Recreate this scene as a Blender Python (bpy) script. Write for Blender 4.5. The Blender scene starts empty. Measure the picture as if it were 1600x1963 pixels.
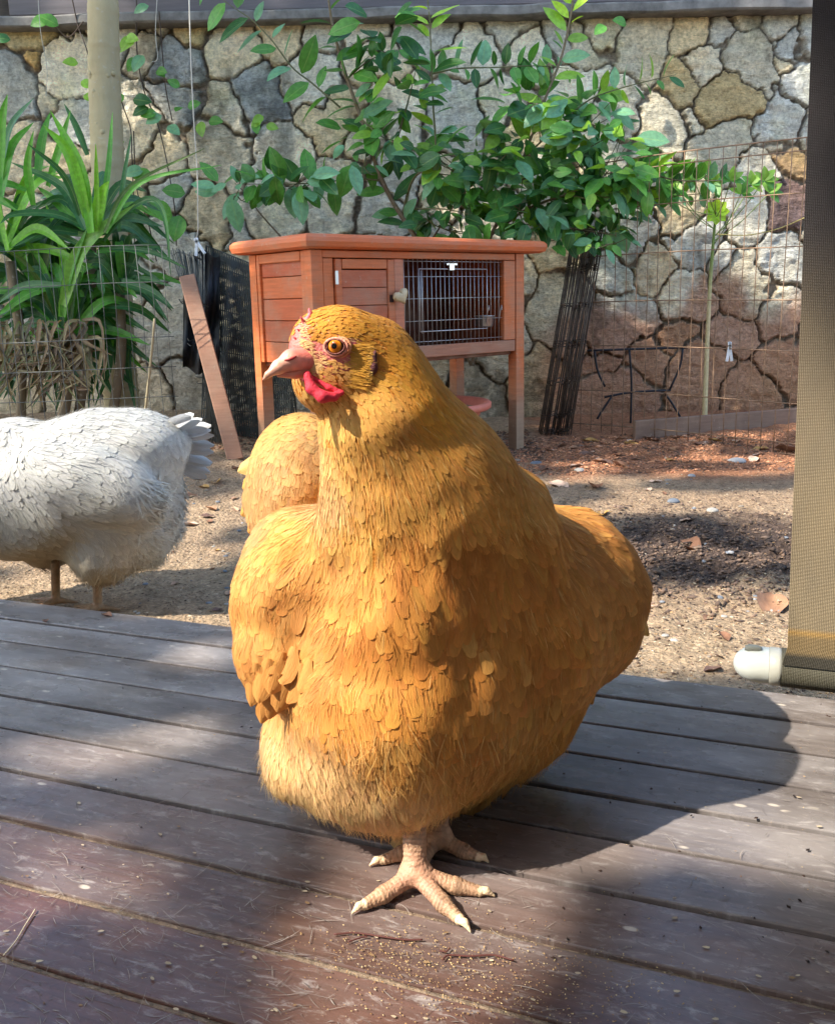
import bpy, math, random
import numpy as np
from mathutils import Vector, Matrix
from mathutils.bvhtree import BVHTree
rnd = random.Random(7); RS = np.random.RandomState(11)
SC = bpy.context.scene; COL = SC.collection

# ---------------------------------------------------------------- camera
FPX = 1700.0; HOR = math.radians(1.30); CAMZ = 0.5
pitch = math.atan((896-572)/FPX)
r0 = Vector((1,0,0)); f0 = Vector((0, math.cos(pitch), -math.sin(pitch))); u0 = Vector((0, math.sin(pitch), math.cos(pitch)))
cr = r0*math.cos(HOR) - u0*math.sin(HOR); cu = r0*math.sin(HOR) + u0*math.cos(HOR)
cam = bpy.data.cameras.new('camera'); co = bpy.data.objects.new('camera', cam); COL.objects.link(co)
M = Matrix.Identity(4)
for i in range(3): M[i][0] = cr[i]; M[i][1] = cu[i]; M[i][2] = -f0[i]
M[0][3] = 0; M[1][3] = 0; M[2][3] = CAMZ
co.matrix_world = M
cam.sensor_fit = 'HORIZONTAL'; cam.sensor_width = 36; cam.lens = 36*FPX/1600; cam.shift_y = -85/1600
cam.clip_start = 0.02; cam.clip_end = 400
SC.camera = co

# ---------------------------------------------------------------- light
SUN_EL = math.radians(46); SUN_H = Vector((-0.915, -0.40, 0)).normalized()     # horizontal direction towards the sun
SUN = (SUN_H*math.cos(SUN_EL) + Vector((0,0,math.sin(SUN_EL)))).normalized()
w = bpy.data.worlds.new('World'); SC.world = w; w.use_nodes = True
nt = w.node_tree; sky = nt.nodes.new('ShaderNodeTexSky'); sky.sky_type = 'NISHITA'; sky.sun_disc = False
sky.sun_elevation = SUN_EL; sky.sun_rotation = math.atan2(SUN.x, SUN.y)
nt.links.new(sky.outputs[0], nt.nodes['Background'].inputs[0]); nt.nodes['Background'].inputs[1].default_value = 0.15
sl = bpy.data.lights.new('sun', 'SUN'); sl.energy = 2.35; sl.angle = math.radians(0.6); sl.color = (1, .93, .82)
so = bpy.data.objects.new('sun', sl); COL.objects.link(so); so.rotation_euler = SUN.to_track_quat('Z','Y').to_euler()
SC.view_settings.view_transform = 'Standard'; SC.view_settings.look = 'None'; SC.view_settings.exposure = 2.0; SC.view_settings.gamma = 1

# ---------------------------------------------------------------- helpers
def ray(px, py): return f0 + cr*((px-800)/FPX) - cu*((py-896)/FPX)
def P(px, py, Y):
    d = ray(px, py); t = Y/d.y
    return np.array((d.x*t, Y, CAMZ + d.z*t))
def G(px, py, z=0.0):
    d = ray(px, py); t = (z-CAMZ)/d.z
    return np.array((d.x*t, d.y*t, z))
_CR=np.array(cr); _CU=np.array(cu); _F0=np.array(f0)
def proj(X):
    X = np.asarray(X, float) - np.array((0,0,CAMZ)); z = X@_F0
    return np.stack([800+FPX*(X@_CR)/z, 896-FPX*(X@_CU)/z], -1)

def _hash(ix, iy, iz, s):
    h = (ix*374761393 + iy*668265263 + iz*2147483647 + s*974634777) & 0xffffffff
    h = ((h ^ (h >> 13))*1274126177) & 0xffffffff
    return ((h ^ (h >> 16)) & 0xffff)/65535.0
def vnoise(p, s=0):
    p = np.asarray(p, float); f = np.floor(p); i = f.astype(np.int64); t = p-f; t = t*t*(3-2*t)
    r = 0
    for a in (0,1):
        for b in (0,1):
            for c in (0,1):
                wgt = (t[...,0] if a else 1-t[...,0])*(t[...,1] if b else 1-t[...,1])*(t[...,2] if c else 1-t[...,2])
                r = r + wgt*_hash(i[...,0]+a, i[...,1]+b, i[...,2]+c, s)
    return r
def fbm(p, o=4, s=0, g=0.5):
    p = np.asarray(p, float); r = 0; a = 1; t = 0
    for k in range(o): r = r + a*vnoise(p*2**k, s+k*17); t += a; a *= g
    return r/t
def sstep(a, b, x): t = np.clip((x-a)/(b-a), 0, 1); return t*t*(3-2*t)
def nrm(v): return v/np.maximum(np.linalg.norm(v, axis=-1, keepdims=True), 1e-9)

def mk_mesh(name, V, F, mats=(), col=None, uv=None, smooth=True, matidx=None):
    me = bpy.data.meshes.new(name)
    if isinstance(F, np.ndarray):
        n, k = F.shape
        V = np.asarray(V, dtype=np.float32)
        me.vertices.add(len(V)); me.vertices.foreach_set('co', V.ravel())
        me.loops.add(n*k); me.loops.foreach_set('vertex_index', F.astype(np.int32).ravel())
        me.polygons.add(n); me.polygons.foreach_set('loop_start', (np.arange(n)*k).astype(np.int32))
        try: me.polygons.foreach_set('loop_total', np.full(n, k, np.int32))
        except Exception: pass
        me.update(calc_edges=True); me.validate()
    else:
        me.from_pydata([tuple(map(float, v)) for v in V], [], [tuple(map(int, f)) for f in F]); me.update()
    if smooth: me.polygons.foreach_set('use_smooth', np.ones(len(me.polygons), bool))
    if matidx is not None: me.polygons.foreach_set('material_index', np.asarray(matidx, np.int32))
    for m in mats: me.materials.append(m)
    if col is not None:
        a = me.color_attributes.new('Col', 'FLOAT_COLOR', 'POINT')
        c = np.ones((len(V), 4), np.float32); c[:, :3] = col; a.data.foreach_set('color', c.ravel())
    if uv is not None:
        l = me.uv_layers.new(name='UV'); li = np.empty(len(me.loops), np.int32); me.loops.foreach_get('vertex_index', li)
        l.data.foreach_set('uv', np.asarray(uv, np.float32)[li].ravel())
    return me
def tag(o, label=None, cat=None, group=None, kind=None):
    if label: o['label'] = label
    if cat: o['category'] = cat
    if group: o['group'] = group
    if kind: o['kind'] = kind
    return o
def wloc(o):
    v = np.zeros(3)
    while o is not None: v += np.array(o.location); o = o.parent
    return v
def thing(name, label, cat, loc=(0,0,0), group=None):
    o = bpy.data.objects.new(name, None); COL.objects.link(o); o.location = tuple(map(float, loc)); o.empty_display_size = .05
    return tag(o, label, cat, group)
def part(parent, name, V, F, mats, label=None, **k):
    if not isinstance(mats, (list, tuple)): mats = [mats]
    V = np.asarray(V, float)
    if parent is not None: V = V - wloc(parent)
    me = mk_mesh(name, V, F, mats, **k)
    o = bpy.data.objects.new(name, me); COL.objects.link(o)
    if parent is not None: o.parent = parent
    if label: o['label'] = label
    return o
def solo(name, label, cat, loc, V, F, mats, group=None, kind=None, **k):
    "a thing that is one mesh, its origin at loc"
    o = part(None, name, np.asarray(V, float)-np.asarray(loc, float), F, mats, **k); o.location = tuple(map(float, loc))
    return tag(o, label, cat, group, kind)

class MB:
    "collects vertices and faces of mixed sizes"
    def __init__(s): s.V=[]; s.F=[]; s.C=[]; s.n=0; s.U=[]
    def add(s, V, F, c=None, uv=None):
        V = np.asarray(V, float); s.V.append(V); s.F += [tuple(int(i)+s.n for i in f) for f in F]; s.n += len(V)
        c = np.ones((len(V),3))*np.asarray(c if c is not None else (1,1,1)); s.C.append(c)
        s.U.append(np.zeros((len(V),2)) if uv is None else np.asarray(uv, float))
    def box(s, c, sx, sy, sz, ax=None, ay=None, az=None, b=0.0, col=None):
        "box centred at c with half sizes along unit axes, bevelled by b"
        ax = np.array(ax if ax is not None else (1,0,0), float); ay = np.array(ay if ay is not None else (0,1,0), float)
        az = np.array(az if az is not None else np.cross(ax, ay), float); c = np.array(c, float)
        b = min(b, sx*.45, sy*.45, sz*.45)
        if b <= 0:
            V = [c+ax*sx*i+ay*sy*j+az*sz*k for k in (-1,1) for j in (-1,1) for i in (-1,1)]
            s.add(V, [(0,2,3,1),(4,5,7,6),(0,1,5,4),(2,6,7,3),(0,4,6,2),(1,3,7,5)], col); return
        V=[]; idx={}
        for i in (-1,1):
            for j in (-1,1):
                for k in (-1,1):
                    for a in range(3):
                        q = [i*(sx-b), j*(sy-b), k*(sz-b)]; q[a] = (i*sx, j*sy, k*sz)[a]
                        idx[i,j,k,a] = len(V); V.append(c+ax*q[0]+ay*q[1]+az*q[2])
        F=[]
        for a in range(3):
            o1, o2 = [x for x in range(3) if x != a]
            for sg in (-1,1):
                ring=[]
                for p_, q_ in ((-1,-1),(1,-1),(1,1),(-1,1)):
                    t=[0,0,0]; t[a]=sg; t[o1]=p_; t[o2]=q_; ring.append(idx[t[0],t[1],t[2],a])
                F.append(ring)
        for a in range(3):
            o1, o2 = [x for x in range(3) if x != a]
            for p_ in (-1,1):
                for q_ in (-1,1):
                    r=[]
                    for sg, fa in ((-1,o1),(1,o1),(1,o2),(-1,o2)):
                        t=[0,0,0]; t[a]=sg; t[o1]=p_; t[o2]=q_; r.append(idx[t[0],t[1],t[2],fa])
                    F.append(r)
        for i in (-1,1):
            for j in (-1,1):
                for k in (-1,1): F.append([idx[i,j,k,0], idx[i,j,k,1], idx[i,j,k,2]])
        V = np.array(V); out=[]
        for f in F:
            n = np.cross(V[f[1]]-V[f[0]], V[f[2]]-V[f[0]]); m = V[f].mean(0)-c
            out.append(f if n@m > 0 else f[::-1])
        s.add(V, out, col)
    def beam(s, a, b_, w, t, up=(0,0,1), bev=0.0, col=None):
        a=np.array(a,float); b_=np.array(b_,float); d=b_-a; L=np.linalg.norm(d); d/=L
        u=np.array(up,float); sd=nrm(np.cross(d,u)); u=np.cross(sd,d)
        s.box((a+b_)/2, L/2, w/2, t/2, d, sd, u, bev, col)
    def tube(s, pts, r, n=8, col=None, cap=True):
        pts = np.array(pts, float); m=len(pts); r = np.ones(m)*np.array(r, float)
        d = nrm(np.gradient(pts, axis=0)); u = np.array((0,0,1.)) if abs(d[0][2])<.9 else np.array((1.,0,0))
        V=[]
        for i in range(m):
            a = nrm(np.cross(d[i], u)); u = np.cross(a, d[i])
            for k in range(n):
                th = 2*math.pi*k/n; V.append(pts[i]+r[i]*(a*math.cos(th)+u*math.sin(th)))
        F=[(i*n+k, i*n+(k+1)%n, (i+1)*n+(k+1)%n, (i+1)*n+k) for i in range(m-1) for k in range(n)]
        if cap: F += [tuple(range(n))[::-1], tuple((m-1)*n+k for k in range(n))]
        s.add(V, F, col)
    def lathe(s, c, prof, n=32, col=None, axis=(0,0,1)):
        ax=nrm(np.array(axis,float)); a=nrm(np.cross(ax,(0.3,1,.1))); b_=np.cross(ax,a); V=[]
        for r, z in prof:
            for k in range(n):
                th=2*math.pi*k/n; V.append(np.array(c)+ax*z+r*(a*math.cos(th)+b_*math.sin(th)))
        F=[(i*n+k, i*n+(k+1)%n, (i+1)*n+(k+1)%n, (i+1)*n+k) for i in range(len(prof)-1) for k in range(n)]
        s.add(V, F, col)
    def out(s, parent, name, mats, label=None, smooth=False):
        return part(parent, name, np.concatenate(s.V), s.F, mats, label, col=np.concatenate(s.C), uv=np.concatenate(s.U), smooth=smooth)
    def solo(s, name, label, cat, loc, mats, group=None, kind=None, smooth=False):
        return solo(name, label, cat, loc, np.concatenate(s.V), s.F, mats, group, kind, col=np.concatenate(s.C), uv=np.concatenate(s.U), smooth=smooth)

def cat_spline(pts, n):
    pts = np.array(pts, float); k = len(pts)
    if k == 2: t=np.linspace(0,1,n)[:,None]; return pts[0]*(1-t)+pts[1]*t
    q = np.concatenate([[2*pts[0]-pts[1]], pts, [2*pts[-1]-pts[-2]]]); out=[]
    for x in np.linspace(0, k-1-1e-6, n):
        i=int(x); t=x-i; a,b,c,d=q[i:i+4]
        out.append(.5*((2*b)+(-a+c)*t+(2*a-5*b+4*c-d)*t*t+(-a+3*b-3*c+d)*t**3))
    return np.array(out)

# ---------------------------------------------------------------- materials
class NB:
    def __init__(s, name):
        s.m = bpy.data.materials.new(name); s.m.use_nodes=True; s.t=s.m.node_tree; s.p=s.t.nodes['Principled BSDF']; s.o=s.t.nodes['Material Output']
    def n(s, typ, **k):
        x = s.t.nodes.new(typ)
        for a, v in k.items():
            if a.startswith('i'): x.inputs[int(a[1:])].default_value = v
            else: setattr(x, a, v)
        return x
    def l(s, a, b): s.t.links.new(a, b); return b
    def attr(s, nm='Col'): return s.n('ShaderNodeAttribute', attribute_name=nm).outputs['Color']
    def coord(s, kind='Object', scale=(1,1,1), rot=(0,0,0)):
        c = s.n('ShaderNodeTexCoord'); m = s.n('ShaderNodeMapping'); m.inputs['Scale'].default_value=scale; m.inputs['Rotation'].default_value=rot
        s.l(c.outputs[kind], m.inputs[0]); return m.outputs[0]
    def noise(s, vec, scale, detail=4, rough=.55, dist=0):
        x = s.n('ShaderNodeTexNoise'); x.inputs['Scale'].default_value=scale; x.inputs['Detail'].default_value=detail
        x.inputs['Roughness'].default_value=rough; x.inputs['Distortion'].default_value=dist
        if vec is not None: s.l(vec, x.inputs['Vector'])
        return x.outputs['Fac']
    def ramp(s, fac, stops, interp='LINEAR'):
        x = s.n('ShaderNodeValToRGB'); e = x.color_ramp.elements; x.color_ramp.interpolation=interp
        while len(e) < len(stops): e.new(.5)
        for el, (p_, c) in zip(e, stops):
            el.position = p_; el.color = (*c, 1) if not isinstance(c, (int, float)) else (c, c, c, 1)
        s.l(fac, x.inputs[0]); return x.outputs[0]
    def mix(s, fac, a, b, mode='MIX'):
        x = s.n('ShaderNodeMix', data_type='RGBA', blend_type=mode)
        for v, i in ((fac,0),(a,6),(b,7)):
            if isinstance(v, (int,float)): x.inputs[i].default_value = v if i==0 else (v,v,v,1)
            elif isinstance(v, tuple): x.inputs[i].default_value = (*v[:3],1)
            else: s.l(v, x.inputs[i])
        return x.outputs[2]
    def math(s, op, a, b=0):
        x = s.n('ShaderNodeMath', operation=op)
        for v, i in ((a,0),(b,1)):
            if isinstance(v,(int,float)): x.inputs[i].default_value=v
            else: s.l(v, x.inputs[i])
        return x.outputs[0]
    def bump(s, h, strength=.5, dist=.01, to=None):
        x = s.n('ShaderNodeBump'); x.inputs['Strength'].default_value=strength; x.inputs['Distance'].default_value=dist
        s.l(h, x.inputs['Height']); s.l(x.outputs[0], (to or s.p).inputs['Normal']); return x
    def set(s, **k):
        nm = dict(base='Base Color', rough='Roughness', metal='Metallic', spec='Specular IOR Level', sss='Subsurface Weight', coat='Coat Weight', alpha='Alpha', sheen='Sheen Weight', trans='Transmission Weight')
        for a, v in k.items():
            i = s.p.inputs[nm[a]]
            if isinstance(v, bpy.types.NodeSocket): s.l(v, i)
            else: i.default_value = (*v, 1) if isinstance(v, tuple) else v
        return s

def mat_feather(name, trans=.3, rough=.65, sheen=.0):
    b = NB(name); c = b.attr(); uv = b.coord('UV', (16,2.2,1))
    s1 = b.noise(uv, 1.0, 3, .6)
    col = b.mix(1.0, c, b.ramp(s1, [(.25,.80),(.55,1.0),(.8,1.10)]), 'MULTIPLY')
    b.set(base=col, rough=rough, spec=.25, sheen=sheen); b.bump(s1, .35, .002)
    tr = b.n('ShaderNodeBsdfTranslucent'); b.l(col, tr.inputs[0]); mx = b.n('ShaderNodeMixShader'); mx.inputs[0].default_value = trans
    b.l(b.p.outputs[0], mx.inputs[1]); b.l(tr.outputs[0], mx.inputs[2]); b.l(mx.outputs[0], b.o.inputs[0])
    return b.m
def mat_leaf(name, trans=.35, rough=.42):
    b = NB(name); c = b.attr(); co_ = b.coord('Object')
    n = b.noise(co_, 60, 3); col = b.mix(1.0, c, b.ramp(n, [(.3,.75),(.7,1.15)]), 'MULTIPLY')
    uv = b.n('ShaderNodeTexCoord').outputs['UV']; sep = b.n('ShaderNodeSeparateXYZ'); b.l(uv, sep.inputs[0])
    rib = b.math('ABSOLUTE', b.math('SUBTRACT', sep.outputs[0], .5)); mid = b.math('LESS_THAN', rib, .035)
    col = b.mix(b.math('MULTIPLY', mid, .35), col, (.30,.42,.12))
    b.set(base=col, rough=rough, spec=.5)
    w_ = b.n('ShaderNodeTexWave', wave_type='BANDS', bands_direction='DIAGONAL'); w_.inputs['Scale'].default_value=4; b.l(uv, w_.inputs[0]); b.bump(w_.outputs['Fac'], .25, .002)
    tr = b.n('ShaderNodeBsdfTranslucent'); b.l(b.mix(1.0, col, (1.2,1.3,.5), 'MULTIPLY'), tr.inputs[0]); mx = b.n('ShaderNodeMixShader'); mx.inputs[0].default_value = trans
    b.l(b.p.outputs[0], mx.inputs[1]); b.l(tr.outputs[0], mx.inputs[2]); b.l(mx.outputs[0], b.o.inputs[0])
    return b.m
def mat_simple(name, base, rough=.5, metal=0., spec=.5, nscale=0, namt=.2, bump=0, attr=False, bscale=None, stretch=(1,1,1), sss=0):
    b = NB(name); col = b.attr() if attr else None
    if attr and base is not None: col = b.mix(1.0, col, base, 'MULTIPLY')
    cc = col if col is not None else base
    if nscale:
        n = b.noise(b.coord('Object', stretch), nscale, 5, .6)
        cc = b.mix(1.0, cc, b.ramp(n, [(.3, 1-namt), (.7, 1+namt)]), 'MULTIPLY')
        if bump: b.bump(b.noise(b.coord('Object', stretch), bscale or nscale*3, 4), bump, .004)
    b.set(base=cc, rough=rough, metal=metal, spec=spec, sss=sss)
    if sss: b.p.inputs['Subsurface Radius'].default_value=(.4,.15,.08); b.p.inputs['Subsurface Scale'].default_value=.01
    return b.m
# ================================================================ setting
def srgb(r,g,b): return tuple(((x/255)/12.92 if x/255<=.04045 else ((x/255+.055)/1.055)**2.4) for x in (r,g,b))
bd=nrm(np.array((.938,-.3465,0))); bn=np.array((-bd[1],bd[0],0))   # along the boards / across them, away from the camera
DK_E=1.139; PITCH=.0757; N0=.609
GZ=-.12
# ---- ground: one sheet, fine near the camera, coarse out to the horizon
def ground_h(x,y):
    p=np.stack([x,y,0*x],-1); h=GZ+.008*(fbm(p*3,3,1)-.5)
    near=sstep(7,4,y)*sstep(4,2.5,np.abs(x))
    h=h+near*(.012*(fbm(p*14,4,2)-.5)+.010*(fbm(p*55,3,4)-.5))
    dug=np.exp(-(((x-.62-.25*(y-1.9))/.42)**2+((y-2.05)/.40)**2)); 
    h=h+dug*(.050*(fbm(p*22,4,7)-.45)+.022*(fbm(p*70,3,9)-.5)-.012)
    h=h+.075*sstep(-.15,-.75,x)*sstep(2.5,3.1,y)
    bank=sstep(2.9,3.5,y)*sstep(.35,.9,x); h=h+bank*.020*(fbm(p*18,4,12)-.3)
    h=h+.02*sstep(3.2,4.2,y)
    return h
xs=np.concatenate([-np.geomspace(60,2.3,26),np.arange(-2.2,2.2,.0125),np.geomspace(2.3,60,26)])
ys=np.concatenate([np.linspace(-3,.95,14)**1,np.arange(1.0,4.75,.0125),np.geomspace(4.85,80,26)])
ys=np.unique(ys); Xg_,Yg_=np.meshgrid(xs,ys,indexing='ij'); H_=ground_h(Xg_,Yg_); nx_,ny_=Xg_.shape
Vg0=np.stack([Xg_,Yg_,H_],-1).reshape(-1,3); i_=np.arange(nx_-1)[:,None]*ny_+np.arange(ny_-1)[None,:]; Fg0=np.stack([i_,i_+ny_,i_+ny_+1,i_+1],-1).reshape(-1,4)
x,y=Vg0[:,0],Vg0[:,1]; n1=fbm(Vg0*np.array((4,4,0)),4,21)[:,None]; n2=fbm(Vg0*np.array((40,40,0)),4,22)[:,None]; n3=fbm(Vg0*np.array((1.7,1.7,0)),3,25)[:,None]
sand=np.array(srgb(198,172,140)); brown=np.array(srgb(158,130,106)); dark=np.array(srgb(84,70,62)); red=np.array(srgb(176,104,66))
C_=sand*(1-.6*n1)+brown*(.6*n1); f=sstep(1.9,2.9,y+.8*(n1[:,0]-.5))[:,None]; C_=C_*(1-.45*f)+brown*.45*f
dg=(np.exp(-(((x-.66-.22*(y-1.9))/.50)**2+((y-2.15)/.34)**2)))[:,None]; dg=sstep(.36,.66,dg+.55*(n1-.5)+.3*(n2-.5)); C_=C_*(1-dg)+dark*dg*(1.1+.6*n2)
rd=(sstep(2.55,3.3,y)*sstep(.1,.8,x))[:,None]; rd=.62*sstep(.3,.8,rd+.5*(n1-.5)); C_=C_*(1-rd)+red*rd
f2=sstep(.50,.62,n2)*.5; C_=C_*(1-f2*.35)
b=NB('soil'); c=b.attr(); v=b.coord('Object'); n=b.noise(v,170,6,.7); nn_=b.noise(v,34,5,.65)
vo=b.n('ShaderNodeTexVoronoi'); vo.inputs['Scale'].default_value=95; b.l(v,vo.inputs['Vector'])
grit=b.ramp(vo.outputs['Color'],[(.0,.55),(.35,.9),(.8,1.05),(1,1.5)])
col=b.mix(1.0,b.mix(1.0,c,b.ramp(n,[(.3,.55),(.5,1.0),(.72,1.4)]),'MULTIPLY'),b.ramp(nn_,[(.35,.78),(.65,1.15)]),'MULTIPLY'); col=b.mix(.5,col,b.mix(1.0,col,grit,'MULTIPLY'))
b.set(base=col,rough=.95,spec=.15); b.bump(b.math('ADD',n,b.math('MULTIPLY',vo.outputs['Distance'],.8)),1.0,.010); M_soil=b.m
g_=part(None,'ground',Vg0,Fg0,M_soil,col=C_); g_['kind']='structure'
class HF: pass
def gz(x,y): return float(ground_h(np.array([x]),np.array([y]))[0])

# ---- deck
b=NB('deck_board'); c=b.attr()
tc=b.n('ShaderNodeTexCoord').outputs['UV']
def mp(sc,rot=0):
    m=b.n('ShaderNodeMapping'); m.inputs['Scale'].default_value=(sc[0],sc[1],1); m.inputs['Rotation'].default_value=(0,0,rot); b.l(tc,m.inputs[0]); return m.outputs[0]
grain=b.noise(mp((6,160)),1,4,.6); cloud=b.noise(mp((3.2,9)),1,5,.65); blot=b.noise(mp((10,16)),1,4,.6)
scuff=b.ramp(b.noise(mp((38,120)),1,6,.75,.6),[(.54,0.0),(.68,1.0)]); scuff2=b.ramp(b.noise(mp((55,150),.5),1,5,.7,1.2),[(.60,0.0),(.68,1.0)])
def scratches(sx,sy,rot,lo):
    vv=b.n('ShaderNodeTexVoronoi',feature='DISTANCE_TO_EDGE'); vv.inputs['Scale'].default_value=1; b.l(mp((sx,sy),rot),vv.inputs['Vector']); 
    nz=b.ramp(b.noise(mp((sx*1.5,sy*.7),rot+.3),1,3),[(lo,0.0),(lo+.1,1.0)]); return b.math('MULTIPLY',b.ramp(vv.outputs['Distance'],[(.0,1.0),(.018,0.0)]),nz)
sc=b.math('MAXIMUM',scratches(10,34,.35,.52),b.math('MAXIMUM',scratches(14,9,-.8,.56),scratches(22,48,.1,.5)))
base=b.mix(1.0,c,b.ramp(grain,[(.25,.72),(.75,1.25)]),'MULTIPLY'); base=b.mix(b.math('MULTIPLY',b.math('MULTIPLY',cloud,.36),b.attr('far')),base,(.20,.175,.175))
dust_sheen=b.ramp(cloud,[(.42,0.0),(.68,1.0)]); sy=b.n('ShaderNodeSeparateXYZ'); b.l(tc,sy.inputs[0]); far_=b.ramp(b.attr('far'),[(.0,.10),(1,1.0)]); base=b.mix(b.math('MULTIPLY',b.math('MULTIPLY',dust_sheen,.50),far_),base,(.48,.44,.42))  # paler on far boards: dust, plus sky sheen put into the colour
mask=b.ramp(cloud,[(.34,.30),(.60,1.0)])
base=b.mix(b.math('MULTIPLY',b.math('MULTIPLY',scuff,mask),.45),base,(.56,.51,.47)); base=b.mix(b.math('MULTIPLY',scuff2,.22),base,(.50,.43,.36)); base=b.mix(b.math('MULTIPLY',sc,.0),base,(.62,.55,.48))
vs_=b.n('ShaderNodeTexVoronoi'); vs_.inputs['Scale'].default_value=1; b.l(mp((22,52)),vs_.inputs['Vector']); sp=b.ramp(vs_.outputs['Distance'],[(.10,1.0),(.16,0.0)]); spn=b.ramp(b.noise(mp((9,12)),1,2),[(.55,0.0),(.6,1.0)])
base=b.mix(b.math('MULTIPLY',b.math('MULTIPLY',sp,spn),.75),base,(.60,.52,.42))
b.set(base=base,rough=b.ramp(blot,[(.3,.18),(.7,.38)]),spec=.5); b.bump(b.math('ADD',grain,0.0),.25,.0012); M_deck=b.m
mb=MB(); V_=[];F_=[]
Lb=4.2; k=-22; kk=0; gaps=[]
while True:
    n0=N0+k*PITCH; n1=n0+PITCH
    if n1>DK_E+.01: break
    gap=.0048+.0025*rnd.random() if k!=2 else .0095
    if k in (-2,-3): gap=.0065
    a0=n0+gap/2; a1=n1-gap/2+(.0 if k<6 else -.0); gaps.append((n0,gap)); br=.0014
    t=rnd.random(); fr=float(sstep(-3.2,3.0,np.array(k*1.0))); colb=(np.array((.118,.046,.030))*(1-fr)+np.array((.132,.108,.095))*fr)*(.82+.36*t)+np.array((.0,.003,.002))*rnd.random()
    
    dz=rnd.uniform(-.0012,.0012)
    sec=[(a0,-.025),(a0,-br),(a0+br*.35,-br*.3),(a0+br,0),(a1-br,0),(a1-br*.35,-br*.3),(a1,-br),(a1,-.025)]
    st=np.linspace(-Lb,Lb,60); vv=[];uv=[]
    off=rnd.random()*40
    for s_ in st:
        for nn2,z in sec: vv.append(bd*s_+bn*nn2+np.array((0,0,z+dz))); uv.append((s_+off,nn2+kk*.37))
    m_=len(sec); ff=[(i*m_+j,i*m_+j+1,(i+1)*m_+j+1,(i+1)*m_+j) for i in range(len(st)-1) for j in range(m_-1)]
    ff=[f[::-1] for f in ff]
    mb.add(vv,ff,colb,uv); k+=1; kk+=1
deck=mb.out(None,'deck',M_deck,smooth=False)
_a=deck.data.color_attributes.new('far','FLOAT_COLOR','POINT'); _x=np.empty(len(deck.data.vertices)*3,np.float32); deck.data.vertices.foreach_get('co',_x); _n=sstep(.42,.95,_x.reshape(-1,3)@bn - .10*_x.reshape(-1,3)[:,0]); _c=np.ones((len(_n),4),np.float32); _c[:,:3]=_n[:,None]; _a.data.foreach_set('color',_c.ravel()); deck['kind']='structure'
# debris packed in the gaps, and joists under them
mb=MB()
for n0,gap in gaps:
    k=round((n0-N0)/PITCH); fill={-1:-.0012,-2:-.0012,-3:-.0012,-4:-.0010,0:-.0030,-6:-.001}.get(k,-.007-.004*rnd.random())
    z=fill; st=np.linspace(-1.6,1.6,500); vv=[]
    for s_ in st:
        zz=z+.0025*(vnoise(np.array([[s_*30,n0*9,0]]),3)[0]-.6); vv+= [bd*s_+bn*(n0-gap/2+.0002)+(0,0,zz-.001),bd*s_+bn*n0+(0,0,zz),bd*s_+bn*(n0+gap/2-.0002)+(0,0,zz-.001)]
    if k in (0,-1,-2,-3,-4,-6): mb.add(vv,[(3*i,3*i+3,3*i+4,3*i+1) for i in range(499)]+[(3*i+1,3*i+4,3*i+5,3*i+2) for i in range(499)],srgb(128,108,88))
gd=mb.out(None,'grit_in_deck_gaps',mat_simple('gap_grit',None,.9,attr=True,nscale=160,namt=.5,bump=.6)); tag(gd,kind='stuff')
mb=MB()
for s_ in np.arange(-3.8,3.9,.4): mb.box(bd*s_+bn*(-.2)+(0,0,-.062),.022,1.325,.0365,bd,bn)
mb.box(bn*1.113+(0,0,-.068),4.2,.018,.040,bd,bn)
tag(mb.out(None,'deck_joists',mat_simple('joist',(.05,.03,.025),.8)),kind='structure')

# ---- rubble wall
YWALL=4.5; TOPZ=P(1100,38,YWALL)[2]
seeds=[(60,50),(35,165),(72,112,.4),(125,135),(115,20,.7),(235,40),(285,92,.7),(300,15,.7),(385,38,.7),(345,130),(345,190),(450,90,1.1),(497,175,1.15),(437,205,.6),(425,300),(310,290),(335,370,.8),(255,240),(140,225),(92,190,.6),(30,310),(105,330),(225,390),(330,450),(400,410,1.1),(455,450,.6),(455,540,1.1),(430,600,.7),(530,295),(645,235,1.1),(600,140),(545,70),(620,55,.8),(700,55),(730,120),(765,200,1.1),(685,265,.7),(640,385,1.1),(520,425,1.1),(725,410),(765,340),(865,225,1.2),(900,100),(960,45,.8),(1010,105),(960,190),(1065,60,.8),(1120,85,.8),(1155,65,.7),(1100,170),(1232,85,1.05),(1315,62,.9),(1350,110,.9),(1372,63,.45),(1440,115,1.25),(1425,42,.6),(1490,50,.8),(1525,70,.7),(1510,112,.4),(1395,185,1.15),(1312,158,.75),(1270,250,1.1),(1190,225,.9),(1342,131,.35),(1492,220,1.1),(1535,150,.8),(1380,290,1.15),(1462,335,.75),(1487,260,.4),(1512,305,.85),(1500,405,1.0),(1435,425,1.0),(1325,230,.35),(1300,390,1.05),(1225,340),(1150,300),(1215,430,1.0),(1330,470,1.05),(1255,500,.8),(1380,500,.7),(1180,530,.6),(1175,610,1.2),(1310,560,1.1),(1235,700,.9),(1290,650,.6),(1340,725,1.25),(1190,745,1.1),(1420,545,1.15),(1500,500,1.0),(1480,590,1.0),(1400,640,.9),(1500,700,1.1),(1430,755,1.0),(1160,690,.6),(1075,600,1.3),(1060,480,.9),(960,660,1.0),(1020,720,.8),(900,760,.8),(950,420,1.1),(860,350),(1040,330),(1000,260),(820,60,.8),(60,420),(40,520),(160,500),(250,540),(320,620,1.1),(90,640),(210,650),(380,720,1.1),(150,740),(280,750),(30,740),(480,700),(560,640),(620,760),(700,650),(800,700),(560,520),(700,520),(840,480),(880,600),(1570,250),(1590,450),(1580,620),(1560,50)]
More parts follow.
